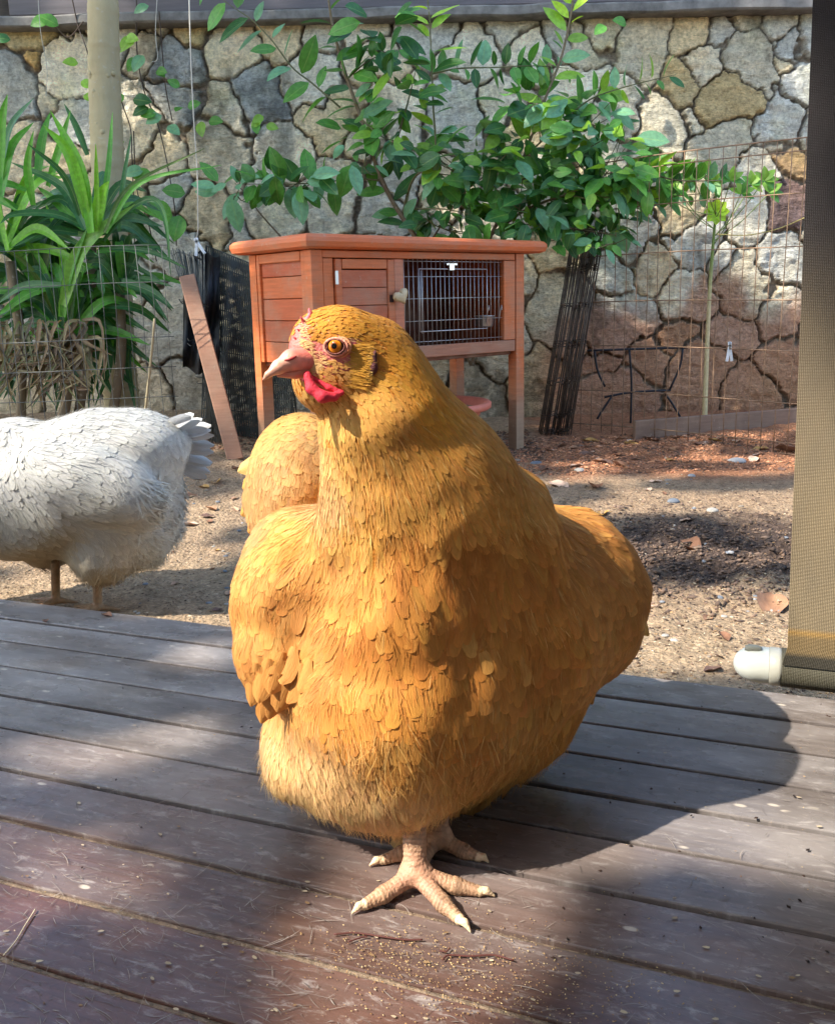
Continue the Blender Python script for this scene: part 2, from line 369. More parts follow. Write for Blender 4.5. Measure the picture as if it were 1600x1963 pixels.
q=np.array([(P(s[0],s[1],YWALL)[0],P(s[0],s[1],YWALL)[2]) for s in seeds]); sw=np.array([ (s[2] if len(s)>2 else 1.0) for s in seeds])
ex=[];exw=[]
for gx in np.arange(-7,7,.30):
    for gz_ in np.arange(-.3,2.3,.27):
        c2=np.array((gx+rnd.uniform(-.10,.10),gz_+rnd.uniform(-.09,.09)))
        if np.min(np.linalg.norm(q-c2,axis=1))>.26: ex.append(c2); exw.append(rnd.uniform(.8,1.15))
q=np.concatenate([q,np.array(ex)]); sw=np.concatenate([sw,np.array(exw)]); ns=len(q)
xs=np.concatenate([np.arange(-7,-2.5,.03),np.arange(-2.5,2.5,.0075),np.arange(2.5,7,.03)]); zs=np.arange(GZ-.15,TOPZ+.001,.0075)
Xw,Zw=np.meshgrid(xs,zs,indexing='ij'); pw_=np.stack([Xw.ravel(),Zw.ravel()],-1)
p3=np.stack([pw_[:,0],pw_[:,1],0*pw_[:,0]],-1)
warp=np.stack([fbm(p3*5,3,31)-.5,fbm(p3*5,3,32)-.5],-1)*.13+np.stack([fbm(p3*17,3,33)-.5,fbm(p3*19,3,34)-.5],-1)*.06; pq=pw_+warp
d1=np.full(len(pq),9.);d2=np.full(len(pq),9.);i1=np.zeros(len(pq),int); i2=np.zeros(len(pq),int)
for k in range(ns):
    near=np.abs(pq[:,0]-q[k,0])<.8
    d=np.full(len(pq),9.); pn=pq[near]; d[near]=np.hypot(pn[:,0]-q[k,0],pn[:,1]-q[k,1])-(sw[k]-1)*.11
    m=d<d1; d2=np.where(m,d1,np.minimum(d2,d)); i2=np.where(m,i1,np.where(d<=d2,k,i2)); d1=np.where(m,d,d1); i1=np.where(m,k,i1)
edge=(d2-d1)
gapw=.002+.019*sstep(.45,.75,fbm(p3*3.1,3,35))
st_=sstep(gapw*.7,gapw*.7+.013,edge)
rs_=np.random.RandomState(9); sd_=rs_.rand(ns+1,6)
tilt=((pw_-q[i1])*(sd_[i1][:,:2]-.5)).sum(1)*.13
face=.021+.010*sd_[i1,2]+tilt+.030*(fbm(p3*9,4,41)-.5)+.014*(fbm(p3*30,4,42)-.5)+.010*np.abs(fbm(p3*13,3,43)-.5)
strat=fbm(np.stack([p3[:,0]*6+p3[:,1]*3,p3[:,1]*40+p3[:,0]*12*(sd_[i1,4]-.5),0*p3[:,0]],-1),3,47); face+=.010*(strat-.5)
H=st_*face-(1-st_)*.004*(.6+.8*fbm(p3*12,3,44)); 
Vw_=np.stack([pw_[:,0],YWALL-H,pw_[:,1]],-1); nx_,nz_=Xw.shape; i_=np.arange(nx_-1)[:,None]*nz_+np.arange(nz_-1)[None,:]; Fw_=np.stack([i_,i_+nz_,i_+nz_+1,i_+1],-1).reshape(-1,4)
pal=np.array([srgb(*c) for c in ((228,218,198),(216,210,194),(206,204,196),(222,208,182),(212,202,180),(232,224,206),(200,198,190),(222,204,170))])
cs=pal[(sd_[:,3]*8).astype(int)%8]
def setc(i,c): cs[i]=np.array(srgb(*c))
for i,s in enumerate(seeds):
    px_,py_=s[:2]
    if (px_,py_) in ((1395,185),): setc(i,(196,172,128))
    if (px_,py_)==(1312,158): setc(i,(196,176,136))
    if (px_,py_)==(1500,405): setc(i,(134,112,108))
    if (px_,py_)==(1512,305): setc(i,(190,160,124))
    if (px_,py_) in ((60,50),): setc(i,(196,180,140))
    if (px_,py_) in ((35,165),(345,130),(345,190),(497,175)): setc(i,(168,170,168))
    if (px_,py_) in ((72,112),): setc(i,(190,160,110))
    if (px_,py_) in ((1440,115),(1270,250),(1232,85),(1380,290)): setc(i,(206,196,174))
    if (px_,py_) in ((385,38),): setc(i,(200,180,140))
n5=fbm(p3*4,4,51)[:,None]; n6=fbm(p3*26,4,52)[:,None]; n7=fbm(p3*1.6,3,53)[:,None]
Cs=cs[i1]*np.array((1.13,1.115,1.06))*(.72+.5*n6)*(.86+.28*n5); tan=sstep(.5,.68,n5)*.35; Cs=Cs*(1-tan)+Cs*np.array((1.12,.96,.70))*tan
lowf=sstep(.62,-.05,pw_[:,1]+.4*(n7[:,0]-.5))[:,None]; Cs=Cs*(1-.34*lowf*np.array((.75,.95,1.15)))             # rain splash and grime near the ground
mr=(sstep(.75,.1,pw_[:,1]+.5*(n5[:,0]-.5))*sstep(.3,1.0,pw_[:,0]))[:,None]; mr=sstep(.22,.65,mr)*.78; Cs=Cs*(1-mr)+np.array(srgb(184,128,96))*mr
mold=sstep(.60,.72,fbm(p3*np.array((5,2.2,1)),4,55)[:,None])*sstep(.3,.55,n6)*.75; Cs=Cs*(1-mold*.72)
green=sstep(.58,.75,fbm(p3*3.1,4,57)[:,None])*.3; Cs=Cs*(1-green)+Cs*np.array((.80,.86,.55))*green
mort=np.array(srgb(150,134,114))*(.6+.8*n6); vg=sstep(gapw*.7,gapw*.7+.014,edge)[:,None]; Cs=mort*(1-vg)+Cs*vg
b=NB('rubble_stone'); c=b.attr(); v=b.coord('Object'); n=b.noise(v,60,7,.72); w2=b.noise(b.coord('Object',(1,1,3.5),(0,.5,.2)),30,6,.7,.8)
col=b.mix(1.0,c,b.ramp(n,[(.30,.55),(.5,1.0),(.70,1.35)]),'MULTIPLY'); col=b.mix(1.0,col,b.ramp(w2,[(.35,.80),(.62,1.12)]),'MULTIPLY')
b.set(base=col,rough=.92,spec=.2); b.bump(b.math('ADD',n,w2),.9,.018); M_stone=b.m
wall=thing('stone_wall','rubble stone garden wall of pale irregular stones with dark mortar joints, behind the yard','wall',(0,YWALL,GZ))
part(wall,'stone_facing',Vw_,Fw_,M_stone,col=Cs)
M_conc=mat_simple('weathered_concrete',None,.9,attr=True,nscale=14,namt=.45,bump=.6)
mb=MB(); mb.box((0,YWALL+.30,(TOPZ+GZ)/2-.1),7,.26,(TOPZ-GZ)/2+.1); mb.out(wall,'core',mat_simple('mortar',(.10,.085,.07),.95,nscale=20,namt=.3))
# coping slab: irregular weathered front edge
mb=MB(); xs=np.linspace(-7,7,420); zc=TOPZ; V=[]
for x_ in xs:
    j=.008*(vnoise(np.array([[x_*6,0,1]]),5)[0]-.5); e=-.115-.01*vnoise(np.array([[x_*9,3,1]]),8)[0]; lf=.035 if x_>-.25 else .010
    V+=[(x_,YWALL+.35,zc+.045+j),(x_,YWALL+e+.008,zc+.045+j),(x_,YWALL+e,zc+.036+j),(x_,YWALL+e,zc+.004+j*1.5),(x_,YWALL+e+.01,zc-.003+j),(x_,YWALL+.35,zc-.003)]
mb.add(V,[(6*i+k2,6*i+6+k2,6*i+7+k2,6*i+1+k2) for i in range(len(xs)-1) for k2 in range(5)],srgb(112,108,104)); mb.out(wall,'coping',M_conc,smooth=False)
# dark boarded screen standing on the wall
mb=MB(); z0=TOPZ+.055
scr=thing('timber_screen','dark weathered timber screen resting along the top of the stone wall','screen',(0,YWALL+.02,z0))
mb.box((.75,YWALL-.03,z0+.10),2.6,.015,.092,b=.004,col=srgb(92,84,86)); mb.box((.75,YWALL-.028,z0+.30),2.6,.014,.095,b=.004,col=srgb(86,80,82)); mb.box((.75,YWALL-.028,z0+.50),2.6,.014,.095,b=.004,col=srgb(90,82,84))
mb.out(scr,'board',mat_simple('screen_paint',None,.6,attr=True,nscale=9,namt=.25,stretch=(.3,1,4),bump=.2))
mb=MB(); mb.box((-3.4,YWALL+.0,z0+.13),3.0,.03,.13,b=.01,col=srgb(60,52,46)); mb.out(scr,'old_beam',mat_simple('old_beam',None,.9,attr=True,nscale=12,namt=.6,stretch=(.3,1,3),bump=.6))

# ---- roller blind hanging at the right
bl=thing('roller_blind','mesh roller blind, dark above and tan below, hanging beside the deck edge, white cap on its bottom tube','blind',bn*1.224+bd*.45+(0,0,-.03))
NBd=1.224; capx=P(1405,1268,1.197); s_cap=float(capx@bd)
def BP(s,z,n=0): return bd*s+bn*(NBd+n)+np.array((0,0,z))
# cap end and fabric start along the boards' direction
def s_at(px,py):
    d=np.array(ray(px,py)); t=NBd/(d@bn); return float((d*t)@bd), CAMZ+float(d[2]*t)
s0,zt=s_at(1405,1268); s1,_=s_at(1497,1275); s2,_=s_at(1468,1275); zc=zt
R=.0245
mb=MB(); prof=[(.0001,0)]+[(R*math.sin(a),.030*(1-math.cos(a))) for a in np.linspace(.15,math.pi/2,10)]+[(R,.045)]
mb.lathe(BP(s0,zc),prof,40,axis=bd,col=srgb(226,226,212)); mb.lathe(BP(s0,zc),[(R*.97,.045),(R*1.04,.0465),(R*1.04,s1-s0-.004),(R*1.02,s1-s0),(R*.9,s1-s0)],40,axis=bd,col=srgb(196,192,176))
# grip slot on the cap, its shade put in as a darker colour
Vc=mb.V[0]; th=np.arctan2((Vc-BP(s0,zc))[:,2],(Vc-BP(s0,zc))@bn); tt=(Vc-BP(s0,zc))@bd
mb.out(bl,'end_cap',mat_simple('aged_plastic',None,.42,attr=True,nscale=30,namt=.08),smooth=True)
mb=MB(); 
for a0 in (.35*math.pi,):
    g=[BP(s0+t,zc+R*1.0*math.sin(1.75)-.0004,-R*.18) for t in np.linspace(.014,.036,6)]; mb.tube(g,[.003,.0052,.0055,.0055,.0052,.003],10,col=srgb(150,148,132))
mb.out(bl,'grip_slot',mat_simple('cap_shadow',None,.6,attr=True),smooth=True)
b=NB('mesh_fabric'); uvn=b.n('ShaderNodeTexCoord').outputs['UV']; c=b.attr()
def band(axis,sc):
    wv=b.n('ShaderNodeTexWave',wave_type='BANDS',bands_direction=axis); wv.inputs['Scale'].default_value=sc; b.l(uvn,wv.inputs[0]); return wv.outputs['Fac']
wx=band('X',150); wy=band('Y',170); dirt=b.noise(b.coord('Object',(1,1,.6)),9,5,.6); hole=b.math('MULTIPLY',wx,wy)
cc=b.mix(b.ramp(dirt,[(.35,0.0),(.68,1.0)]),c,b.mix(1.0,c,(1.35,1.30,1.18),'MULTIPLY')); cc=b.mix(b.ramp(hole,[(.05,.55),(.45,0.0)]),cc,(.02,.018,.015))
b.set(base=cc,rough=.8,spec=.25); b.bump(hole,.8,.001); M_fab=b.m
st=np.linspace(0,1.35,90); zsn=np.concatenate([np.linspace(zc+.013,zc+.10,14),np.linspace(zc+.12,2.34,66)]); V=[];U=[];C=[]
stp=s_at(1537,0)[0]; sbt=s_at(1510,1200)[0]
for z in zsn:
    f=(z-zc)/(1.45); sl_=sbt+(stp-sbt)*f
    if z<zc+.045: sl_=s1+(sbt-s1)*sstep(zc+.013,zc+.045,np.array(z))
    for s_ in st:
        wob=.004*math.sin(s_*9+z*2)+.003*math.sin(z*11+s_*3); V.append(BP(sl_+s_,z,-R-.001+wob*min(1,(z-zc)*6))); U.append((s_,z))
        d_=sstep(.2,.7,fbm(np.array([[s_*2,z*1.7,4]]),3,61))[0]; t_=float(sstep(.64,.20,np.array(z+.30*(d_-.5)))); 
        C.append(np.array(srgb(56,52,54))*(1-t_)+np.array(srgb(158,142,116))*t_ if z>zc+.062 else (np.array(srgb(190,152,92)) if z>zc+.056 else (np.array(srgb(150,128,92)) if z>zc+.03 else np.array(srgb(78,74,64)))))
n_=len(st); F=np.array([(i*n_+j,i*n_+j+1,(i+1)*n_+j+1,(i+1)*n_+j) for i in range(len(zsn)-1) for j in range(n_-1)])
part(bl,'fabric',np.array(V),F,M_fab,col=np.array(C),uv=np.array(U))
mb=MB(); V=[];U=[];
for k2 in range(41):
    a=-2*math.pi*k2/40
    for s_ in np.linspace(0,1.35,30): V.append(BP(s1+s_,zc+math.sin(a)*(R+.0015),math.cos(a)*(R+.0015))); U.append((s_,a*R))
F=[(i*30+j,i*30+j+1,(i+1)*30+j+1,(i+1)*30+j) for i in range(40) for j in range(29)]
mb.add(V,F,srgb(104,100,84),U); mb.out(bl,'tube_wrap',M_fab,smooth=True)
# ================================================================ hutch
e1=nrm(np.array((.77,.64,0))); e2=np.array((-e1[1],e1[0],0)); HC=np.array((-.33,2.95,0)); UZ=np.array((0,0,1.))
def HP(t,s,z): return HC+e1*t+e2*s+np.array((0,0,z))
def wood(name,tint=1.0):
    b=NB(name); c=b.attr(); v=b.coord('Object',(1,1,1)); g=b.noise(b.coord('Object',(3,3,40)),3,5,.65); n=b.noise(v,7,5,.6); n2=b.noise(v,45,5,.7)
    col=b.mix(1.0,c,b.ramp(g,[(.3,.80),(.7,1.14)]),'MULTIPLY'); col=b.mix(b.math('MULTIPLY',b.ramp(n,[(.45,0.0),(.70,1.0)]),.5),col,(.36,.25,.17)); col=b.mix(b.ramp(n2,[(.62,0.0),(.72,.5)]),col,(.45,.36,.28))
    b.set(base=col,rough=.55,spec=.35); b.bump(b.math('ADD',g,n2),.3,.003); return b.m
M_wood=wood('stained_wood')
OR=srgb(206,112,62); OR2=srgb(198,106,62); FD=srgb(168,112,86); RF=srgb(214,112,64)
hut=thing('rabbit_hutch','orange-brown wooden pet hutch on four legs with a wire front','hutch',HP(.5,.2,GZ))
def gzz(t,s): p=HP(t,s,0); return gz(p[0],p[1])
def grade(o,z0=.28,z1=-.12):
    "stain has weathered away towards the feet"
    me=o.data; a=me.color_attributes['Col']; c=np.empty(len(me.vertices)*4,np.float32); a.data.foreach_get('color',c); c=c.reshape(-1,4); X=np.empty(len(me.vertices)*3,np.float32); me.vertices.foreach_get('co',X); z=X.reshape(-1,3)[:,2]+GZ
    f=sstep(z0,z1+.1,z)[:,None]; c[:,:3]=c[:,:3]*(1-f)+np.array(srgb(150,122,98))*f; a.data.foreach_set('color',c.ravel())
pw2=.022
for (t,s) in ((.0225,.0225),(.9775,.0225),(.0225,.378),(.9775,.378)):
    mb=MB(); zb=gzz(t,s)-.01; zz=[zb,.02,.14,.24,.30,.664]
    for a_,b__ in zip(zz[:-1],zz[1:]): pass
    V=[];F=[]
    for z in np.linspace(zb,.664,14):
        for i,j in ((-1,-1),(1,-1),(1,1),(-1,1)): V.append(HP(t,s,z)+e1*i*pw2+e2*j*pw2)
    for k in range(13):
        for j in range(4): F.append((4*k+j,4*k+(j+1)%4,4*k+4+(j+1)%4,4*k+4+j))
    mb.add(V,F,OR); o=mb.out(hut,'leg',M_wood); grade(o)
mb=MB()
def hb(t0,t1,s0,s1,z0,z1,col=OR,b=.002): mb.box(HP((t0+t1)/2,(s0+s1)/2,(z0+z1)/2),abs(t1-t0)/2,abs(s1-s0)/2,(z1-z0)/2,e1,e2,UZ,b,col)
hb(.047,.953,.004,.026,.640,.664); hb(.047,.953,.004,.028,.287,.331,FD); hb(.047,.088,.003,.024,.333,.638); hb(.890,.953,.003,.025,.333,.638); hb(.345,.388,.002,.026,.333,.638,srgb(200,122,90))
mb.out(hut,'front_frame',M_wood)
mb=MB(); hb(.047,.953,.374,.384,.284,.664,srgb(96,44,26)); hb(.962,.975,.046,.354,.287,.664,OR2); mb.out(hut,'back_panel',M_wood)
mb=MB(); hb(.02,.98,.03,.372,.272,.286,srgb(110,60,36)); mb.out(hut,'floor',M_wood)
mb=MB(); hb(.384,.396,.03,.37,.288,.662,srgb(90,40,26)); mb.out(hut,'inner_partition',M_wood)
# left side, horizontal boards with V grooves
mb=MB(); z=.287; cols=[OR2,srgb(178,90,56),srgb(190,98,60),OR2,srgb(182,88,52)]
for k in range(5): hb(.012,.022,.046,.354,z,z+.0725,cols[k],.0035); z+=.0745
mb.out(hut,'side_panel',M_wood)
mb=MB(); hb(.002,.020,.046,.066,.287,.664); hb(.002,.020,.334,.354,.287,.664); hb(.001,.019,.068,.332,.632,.664); mb.out(hut,'side_frame',M_wood)
# little door
mb=MB(); hb(.092,.118,-.004,.012,.335,.636,OR2,.002); hb(.312,.342,-.004,.012,.335,.636,OR2); hb(.120,.310,-.004,.012,.604,.636); hb(.120,.310,-.004,.012,.335,.362)
z=.363
for k in range(4): hb(.119,.311,.001,.009,z,z+.058,[srgb(186,98,64),srgb(180,92,58),srgb(188,104,70),srgb(182,96,62)][k],.003); z+=.0598
dr=mb.out(hut,'door',M_wood)
def sub(parent,mb_,name,mats,smooth=False): return mb_.out(parent,name,mats,smooth=smooth)
mb=MB(); V=[];n_=40
hc=HP(.352,-.030,.510); 
for k in range(n_):
    a=2*math.pi*k/n_; hx=16*math.sin(a)**3; hy=13*math.cos(a)-5*math.cos(2*a)-2*math.cos(3*a)-math.cos(4*a); x_,y_=hx*.0020,hy*.00180
    ca,sa=math.cos(.45),math.sin(.45); V.append((x_*ca-y_*sa,x_*sa+y_*ca))
VV=[hc+e1*x_+UZ*y_ for x_,y_ in V]; V2=[hc+e1*x_*.82+UZ*y_*.82-e2*.005 for x_,y_ in V]; V3=[hc+e1*x_+UZ*y_+e2*.010 for x_,y_ in V]; c0=hc-e2*.006
mb.add(V3+VV+V2+[c0],[(k,(k+1)%n_,n_+(k+1)%n_,n_+k) for k in range(n_)]+[(n_+k,n_+(k+1)%n_,2*n_+(k+1)%n_,2*n_+k) for k in range(n_)]+[(2*n_+k,2*n_+(k+1)%n_,3*n_) for k in range(n_)],srgb(196,176,140))
sub(dr,mb,'heart_handle',mat_simple('cream_paint',None,.5,attr=True,nscale=60,namt=.15),True)
mb=MB(); mb.tube([HP(.325,-.0045,.515),HP(.325,-.0045,.49)],[.008,.008],12,col=(.03,.012,.008)); sub(dr,mb,'handle_slot',mat_simple('slot',None,.8,attr=True))
mb=MB(); mb.box(HP(.095,-.006,.575),.006,.0015,.022,e1,e2,UZ,0,srgb(170,160,150)); sub(dr,mb,'hinge',mat_simple('steel',(.5,.5,.5),.4,metal=.9))
M_wire=mat_simple('galvanised_wire',(.62,.62,.62),.42,metal=.75)
mb=MB()
for t in np.arange(.398,.89,.0215): mb.tube([HP(t,.014,.331),HP(t,.014,.641)],.0011,5)
for z in (.345,.42,.50,.578,.632): mb.tube([HP(.388,.016,z),HP(.890,.016,z)],.0012,5)
wn=mb.out(hut,'wire_front',M_wire,smooth=True)
mb=MB(); q_=[HP(.462,.006,.382),HP(.462,.006,.605),HP(.800,.006,.605),HP(.800,.006,.382),HP(.462,.006,.382)]
for a_,b__ in zip(q_[:-1],q_[1:]): mb.tube([a_,b__],.0019,6)
mb.tube([HP(.470,.004,.60),HP(.470,.004,.375)],.0015,6); sub(wn,mb,'wire_door',M_wire,True)
mb=MB(); mb.box(HP(.615,.0,.622),.026,.002,.004,e1,e2,UZ,.001); mb.box(HP(.612,-.003,.612),.012,.002,.012,e1,e2,UZ,.001); sub(wn,mb,'latch',mat_simple('bright_steel',(.7,.7,.72),.25,metal=.9))
# roof with a bullnose edge
mb=MB(); t0,t1,s0,s1=-.045,1.085,-.045,.455; z0,z1=.667,.714; sec=[(0.022,z0),(0.006,z0+.006),(0,z0+.022),(.001,z0+.034),(.010,z1-.003),(.022,z1)]
rings=[]
for ins,z in sec: rings.append([HP(t0+ins,s0+ins,z),HP(t1-ins,s0+ins,z),HP(t1-ins,s1-ins,z),HP(t0+ins,s1-ins,z)])
V=[p_ for r in rings for p_ in r]; F=[(3,2,1,0)]+[(4*k+j,4*k+(j+1)%4,4*k+4+(j+1)%4,4*k+4+j) for k in range(len(sec)-1) for j in range(4)]+[tuple(4*(len(sec)-1)+j for j in range(4))]
mb.add(V,F,RF); mb.out(hut,'roof',M_wood)
# bowl and mat inside
bp=HP(.838,.060,.385); bw=thing('food_bowl','small steel feeding cup hooked inside the wire front of the hutch','bowl',bp)
mb=MB(); mb.lathe(bp,[(.0001,0),(.030,0),(.034,.006),(.038,.040),(.041,.042),(.041,.045),(.036,.044),(.032,.008),(.0001,.004)],28); mb.out(bw,'cup',mat_simple('dull_steel',(.62,.60,.56),.3,metal=.85),smooth=True)
mb=MB()
for dt in (-.03,.04): mb.tube([HP(.838+dt,.022,.40),HP(.838+dt,.010,.455),HP(.838+dt,.006,.468),HP(.838+dt,.003,.45)],.0022,6)
mb.tube([bp+e1*.04*math.cos(a)+e2*.04*math.sin(a)+UZ*.043 for a in np.linspace(0,2*math.pi,25)],.002,6); mb.out(bw,'hook',M_wire,smooth=True)
mb=MB(); mp_=HP(.52,.12,.291); mb.lathe(mp_,[(.0001,0),(.085,0),(.088,.004),(.088,.007),(.080,.006),(.0001,.004)],30,col=srgb(120,160,70)); mb.solo('plate','flat green plastic plate lying on the hutch floor','plate',mp_,mat_simple('green_plastic',None,.5,attr=True),smooth=True)
# pot underneath
pc=np.array((.05,3.45,gz(.05,3.45))); pot=thing('plant_pot','wide pot with a salmon-pink rim standing beneath the hutch','pot',pc)
mb=MB(); mb.lathe(pc,[(.12,0),(.16,.05),(.185,.15),(.195,.19)],40,col=srgb(160,136,110)); mb.out(pot,'bowl',mat_simple('pot_clay',None,.8,attr=True,nscale=18,namt=.25,bump=.2),smooth=True)
mb=MB(); mb.lathe(pc,[(.196,.186),(.235,.190),(.243,.196),(.244,.214),(.236,.220),(.218,.216),(.200,.17),(.14,.08),(.0001,.07)],48,col=srgb(206,118,98)); mb.out(pot,'rim',mat_simple('pot_rim',None,.55,attr=True,nscale=25,namt=.12,bump=.1),smooth=True)

# ================================================================ fences, nets, timber
def fmat(name,c,r=.6,m=.3): return mat_simple(name,c,r,metal=m,nscale=25,namt=.45)
M_rust=fmat('rusty_wire',srgb(140,112,88)); M_dark=fmat('dark_wire',srgb(92,80,70)); M_grey=fmat('grey_wire',srgb(92,94,90))
fA=np.array((.70,3.98)); fB=np.array((1.415,3.35)); fd=(fB-fA)/np.linalg.norm(fB-fA); FLn=1.9
fR=thing('wire_fence','tall rusty open wire fence panel between the folded panels and the mesh blind','fence',(fA[0],fA[1],GZ))
def FRP(s,z): 
    p=fA+fd*s; return np.array((p[0]+.012*math.sin(s*5+z*2)*.6,p[1]+.014*math.sin(s*3.1+1+z*1.5),z))
zt=1.04; mb=MB()
for s_ in np.arange(0,FLn,.0505):
    zz=np.linspace(-.115,zt,9); j=rnd.uniform(-.004,.004); mb.tube([FRP(s_+j*(z>.4),z) for z in zz],.0019,5)
mb.out(fR,'upright_wires',M_rust,smooth=True); mb=MB()
for z in (1.04,.996,.849,.66,.467,.279,.082,-.07,-.112): mb.tube([FRP(s_,z+.004*math.sin(s_*4)) for s_ in np.linspace(0,FLn,24)],.0023 if z<1.03 else .0028,5)
mb.out(fR,'cross_wires',M_rust,smooth=True)
def bundle(name,label,tops,bots,n,Y0,Y1,mat,hz,r=.0016,loc=None,rows=6,arc=.0):
    th=thing(name,label,'fence panels',P(*[(bots[0][i]+bots[1][i])/2 for i in (0,1)],(Y0+Y1)/2)); mb=MB(); L=[]
    for k in range(n):
        f=(k+.5)/n+rnd.uniform(-.02,.02); Y=Y0+(Y1-Y0)*rnd.random(); g_=f+rnd.uniform(-.05,.05)
        a=P(tops[0][0]*(1-f)+tops[1][0]*f,tops[0][1]*(1-f)+tops[1][1]*f+rnd.uniform(-3,8),Y+.02); b_=P(bots[0][0]*(1-g_)+bots[1][0]*g_,bots[0][1]*(1-g_)+bots[1][1]*g_+rnd.uniform(-8,4),Y-.02)
        m=(a+b_)/2+np.array((rnd.uniform(-.004,.004)+arc*(f-.5),rnd.uniform(-.01,.01),0)); L.append((a,m,b_)); mb.tube([a,m,b_],r,5)
    mb.out(th,'upright_wires',mat,smooth=True); L.sort(key=lambda q:q[0][0])
    for v in hz:
        for rep in range(rows//2):
            v2=v+rnd.uniform(-.02,.02); pts=[]
            for a,m,b_ in L[::4]: pts.append((a*(1-v2)+b_*v2)+np.array((0,rnd.uniform(-.012,.012),rnd.uniform(-.004,.004))))
            mb=MB(); mb.tube(pts,r*1.05,5); mb.out(th,'cross_wire',mat,smooth=True)
    return th
bundle('folded_fence','dark folded stack of wire fence panels leaning beside the hutch, right of it',((1098,430),(1160,440)),((1030,846),(1092,838)),46,3.86,4.02,M_dark,(.02,.18,.36,.54,.72,.88,.98),.0021,rows=8)
bundle('folded_fence','small bundle of grey wire fence bent round behind the leaning plank',((322,474),(392,486)),((398,862),(446,868)),34,3.40,3.56,M_grey,(.03,.25,.45,.65,.85),.0015,rows=4,arc=-.12)
fL=thing('wire_fence','low grey wire fence in front of the strap-leaved plants at the left','fence',(-1.2,3.22,GZ)); mb=MB()
def FLP(s,z): return np.array((s,3.20+.02*math.sin(s*7)+.03*(s+1.5)*.3,z+.006*math.sin(s*5)))
lv=(.70,.573,.381,.274,.167,.063,-.04)
for s_ in np.arange(-2.3,-.86,.043): mb.tube([FLP(s_+rnd.uniform(-.004,.004)+.012*(.7-z),z) for z in (-.07,.1,.3,.5,.70)],.0012,5)
mb.out(fL,'upright_wires',M_grey,smooth=True); mb=MB()
for z in lv: mb.tube([FLP(s_,z) for s_ in np.linspace(-2.3,-.86,22)],.0015,5)
mb.out(fL,'cross_wires',M_grey,smooth=True)
# black plastic netting
M_net=mat_simple('black_net',(.06,.065,.058),.7)
nt_=thing('plastic_netting','limp black plastic netting gathered behind the hutch leg and the leaning plank','netting',P(460,860,3.62)); mb=MB()
def NP(u,v):
    t=u; px_=385+(1-v)*10+ (150+40*v)*t; py_=470+60*t*(1-v)+v*395; f=.05*math.sin(t*9+v*3)+.04*math.sin(t*17+v*2); p=P(px_,py_,3.66+f*.9-.10*v); return p
nu_,nv_=44,60
for i in range(nu_+1):
    for sgn in (1,-1):
        pts=[NP(min(1,max(0,(i/nu_)+sgn*.16*(v-.5)+.004*math.sin(v*60+i))),v) for v in np.linspace(0,1,34)]; mb.tube(pts,.0026,4,cap=False)
for j in range(24): mb.tube([NP(u,j/24) for u in np.linspace(0,1,26)],.0022,4,cap=False)
mb.out(nt_,'net',M_net,smooth=True)
mb=MB(); V=[];
for j in range(16):
    for i in range(12): u=i/11; v=j/15; V.append(P(352+u*70-v*2,485+v*225+8*math.sin(u*9+v*4),3.60+.035*math.sin(u*14+v*5)+.02*math.sin(v*13)))
mb.add(V,[(j*12+i,j*12+i+1,(j+1)*12+i+1,(j+1)*12+i) for j in range(15) for i in range(11)],(.022,.023,.025)); mb.out(nt_,'sheet',mat_simple('black_sheet',None,.55,attr=True,nscale=40,namt=.6,stretch=(6,1,1)),smooth=True)
# leaning plank
mb=MB(); a=P(358,528,3.36); b_=P(452,884,3.12); a=np.array(a); b_=np.array((b_[0],b_[1],gz(b_[0],b_[1])-.005)); V=b_
mb.beam(a,b_,.058,.020,up=(.15,-1,.35),bev=.003,col=srgb(158,116,92)); mb.solo('plank','weathered brown plank leaning at a slant just left of the hutch','plank',b_,M_wood)
# black frame stand behind the fence
ZX=lambda x,y,Y: P(950+.40625*x,450+.40625*y,Y)
fs=thing('metal_stand','black bent-rod metal stand behind the rusty wire fence','stand',ZX(640,915,4.1)); M_blk=mat_simple('black_rod',(.018,.018,.024),.5,metal=.3)
for nm,pts in (('top_bar',[(430,545),(900,530)]),('leg',[(465,545),(480,640),(515,715)]),('leg',[(882,535),(868,620),(820,730)]),('leg',[(630,540),(640,700),(635,915)]),('bottom_bar',[(512,765),(640,742),(825,732)]),('foot',[(545,765),(500,830),(478,868)]),('foot',[(800,750),(835,800),(872,862)])):
    mb=MB(); mb.tube(cat_spline([ZX(x_,y_,4.12) for x_,y_ in pts],8),.0052,8); mb.out(fs,nm,M_blk,smooth=True)
# timber edging
mb=MB(); a=np.array((.92,3.72,GZ+.05)); b_=np.array((2.2,4.18,GZ+.05)); mb.beam(a,b_,.022,.085,bev=.003,col=srgb(128,102,86)); mb.solo('edging_board','low pale timber edging board lying behind the rusty fence','board',a-(0,0,.05),M_wood)
# clothes pegs
def peg(label,p,sp,l,ax,group=None):
    th=thing('clothes_peg',label,'clothes peg',p); M_p=mat_simple('peg_plastic',(.72,.76,.80),.4)
    for sg in (-1,1):
        d=nrm(np.array(ax)+sg*sp*np.array((1,0,0))); mb=MB(); mb.beam(np.array(p)-d*l*.25*np.array((1,1,1)),np.array(p)+d*l,.011,.006,up=(0,1,0),bev=.002); mb.out(th,'jaw',M_p)
    mb=MB(); mb.tube([np.array(p)+np.array((.006*math.cos(t),-.004,.006*math.sin(t))) for t in np.linspace(0,6,10)],.0015,5); mb.out(th,'spring',M_wire)
peg('pale blue-white clothes peg clipped to the rusty wire fence',P(1398,662,3.50),.16,.062,(.02,0,-1))
peg('white clothes peg hanging on a knotted string above the leaning plank',P(377,462,3.50),.36,.055,(.25,0,-1))
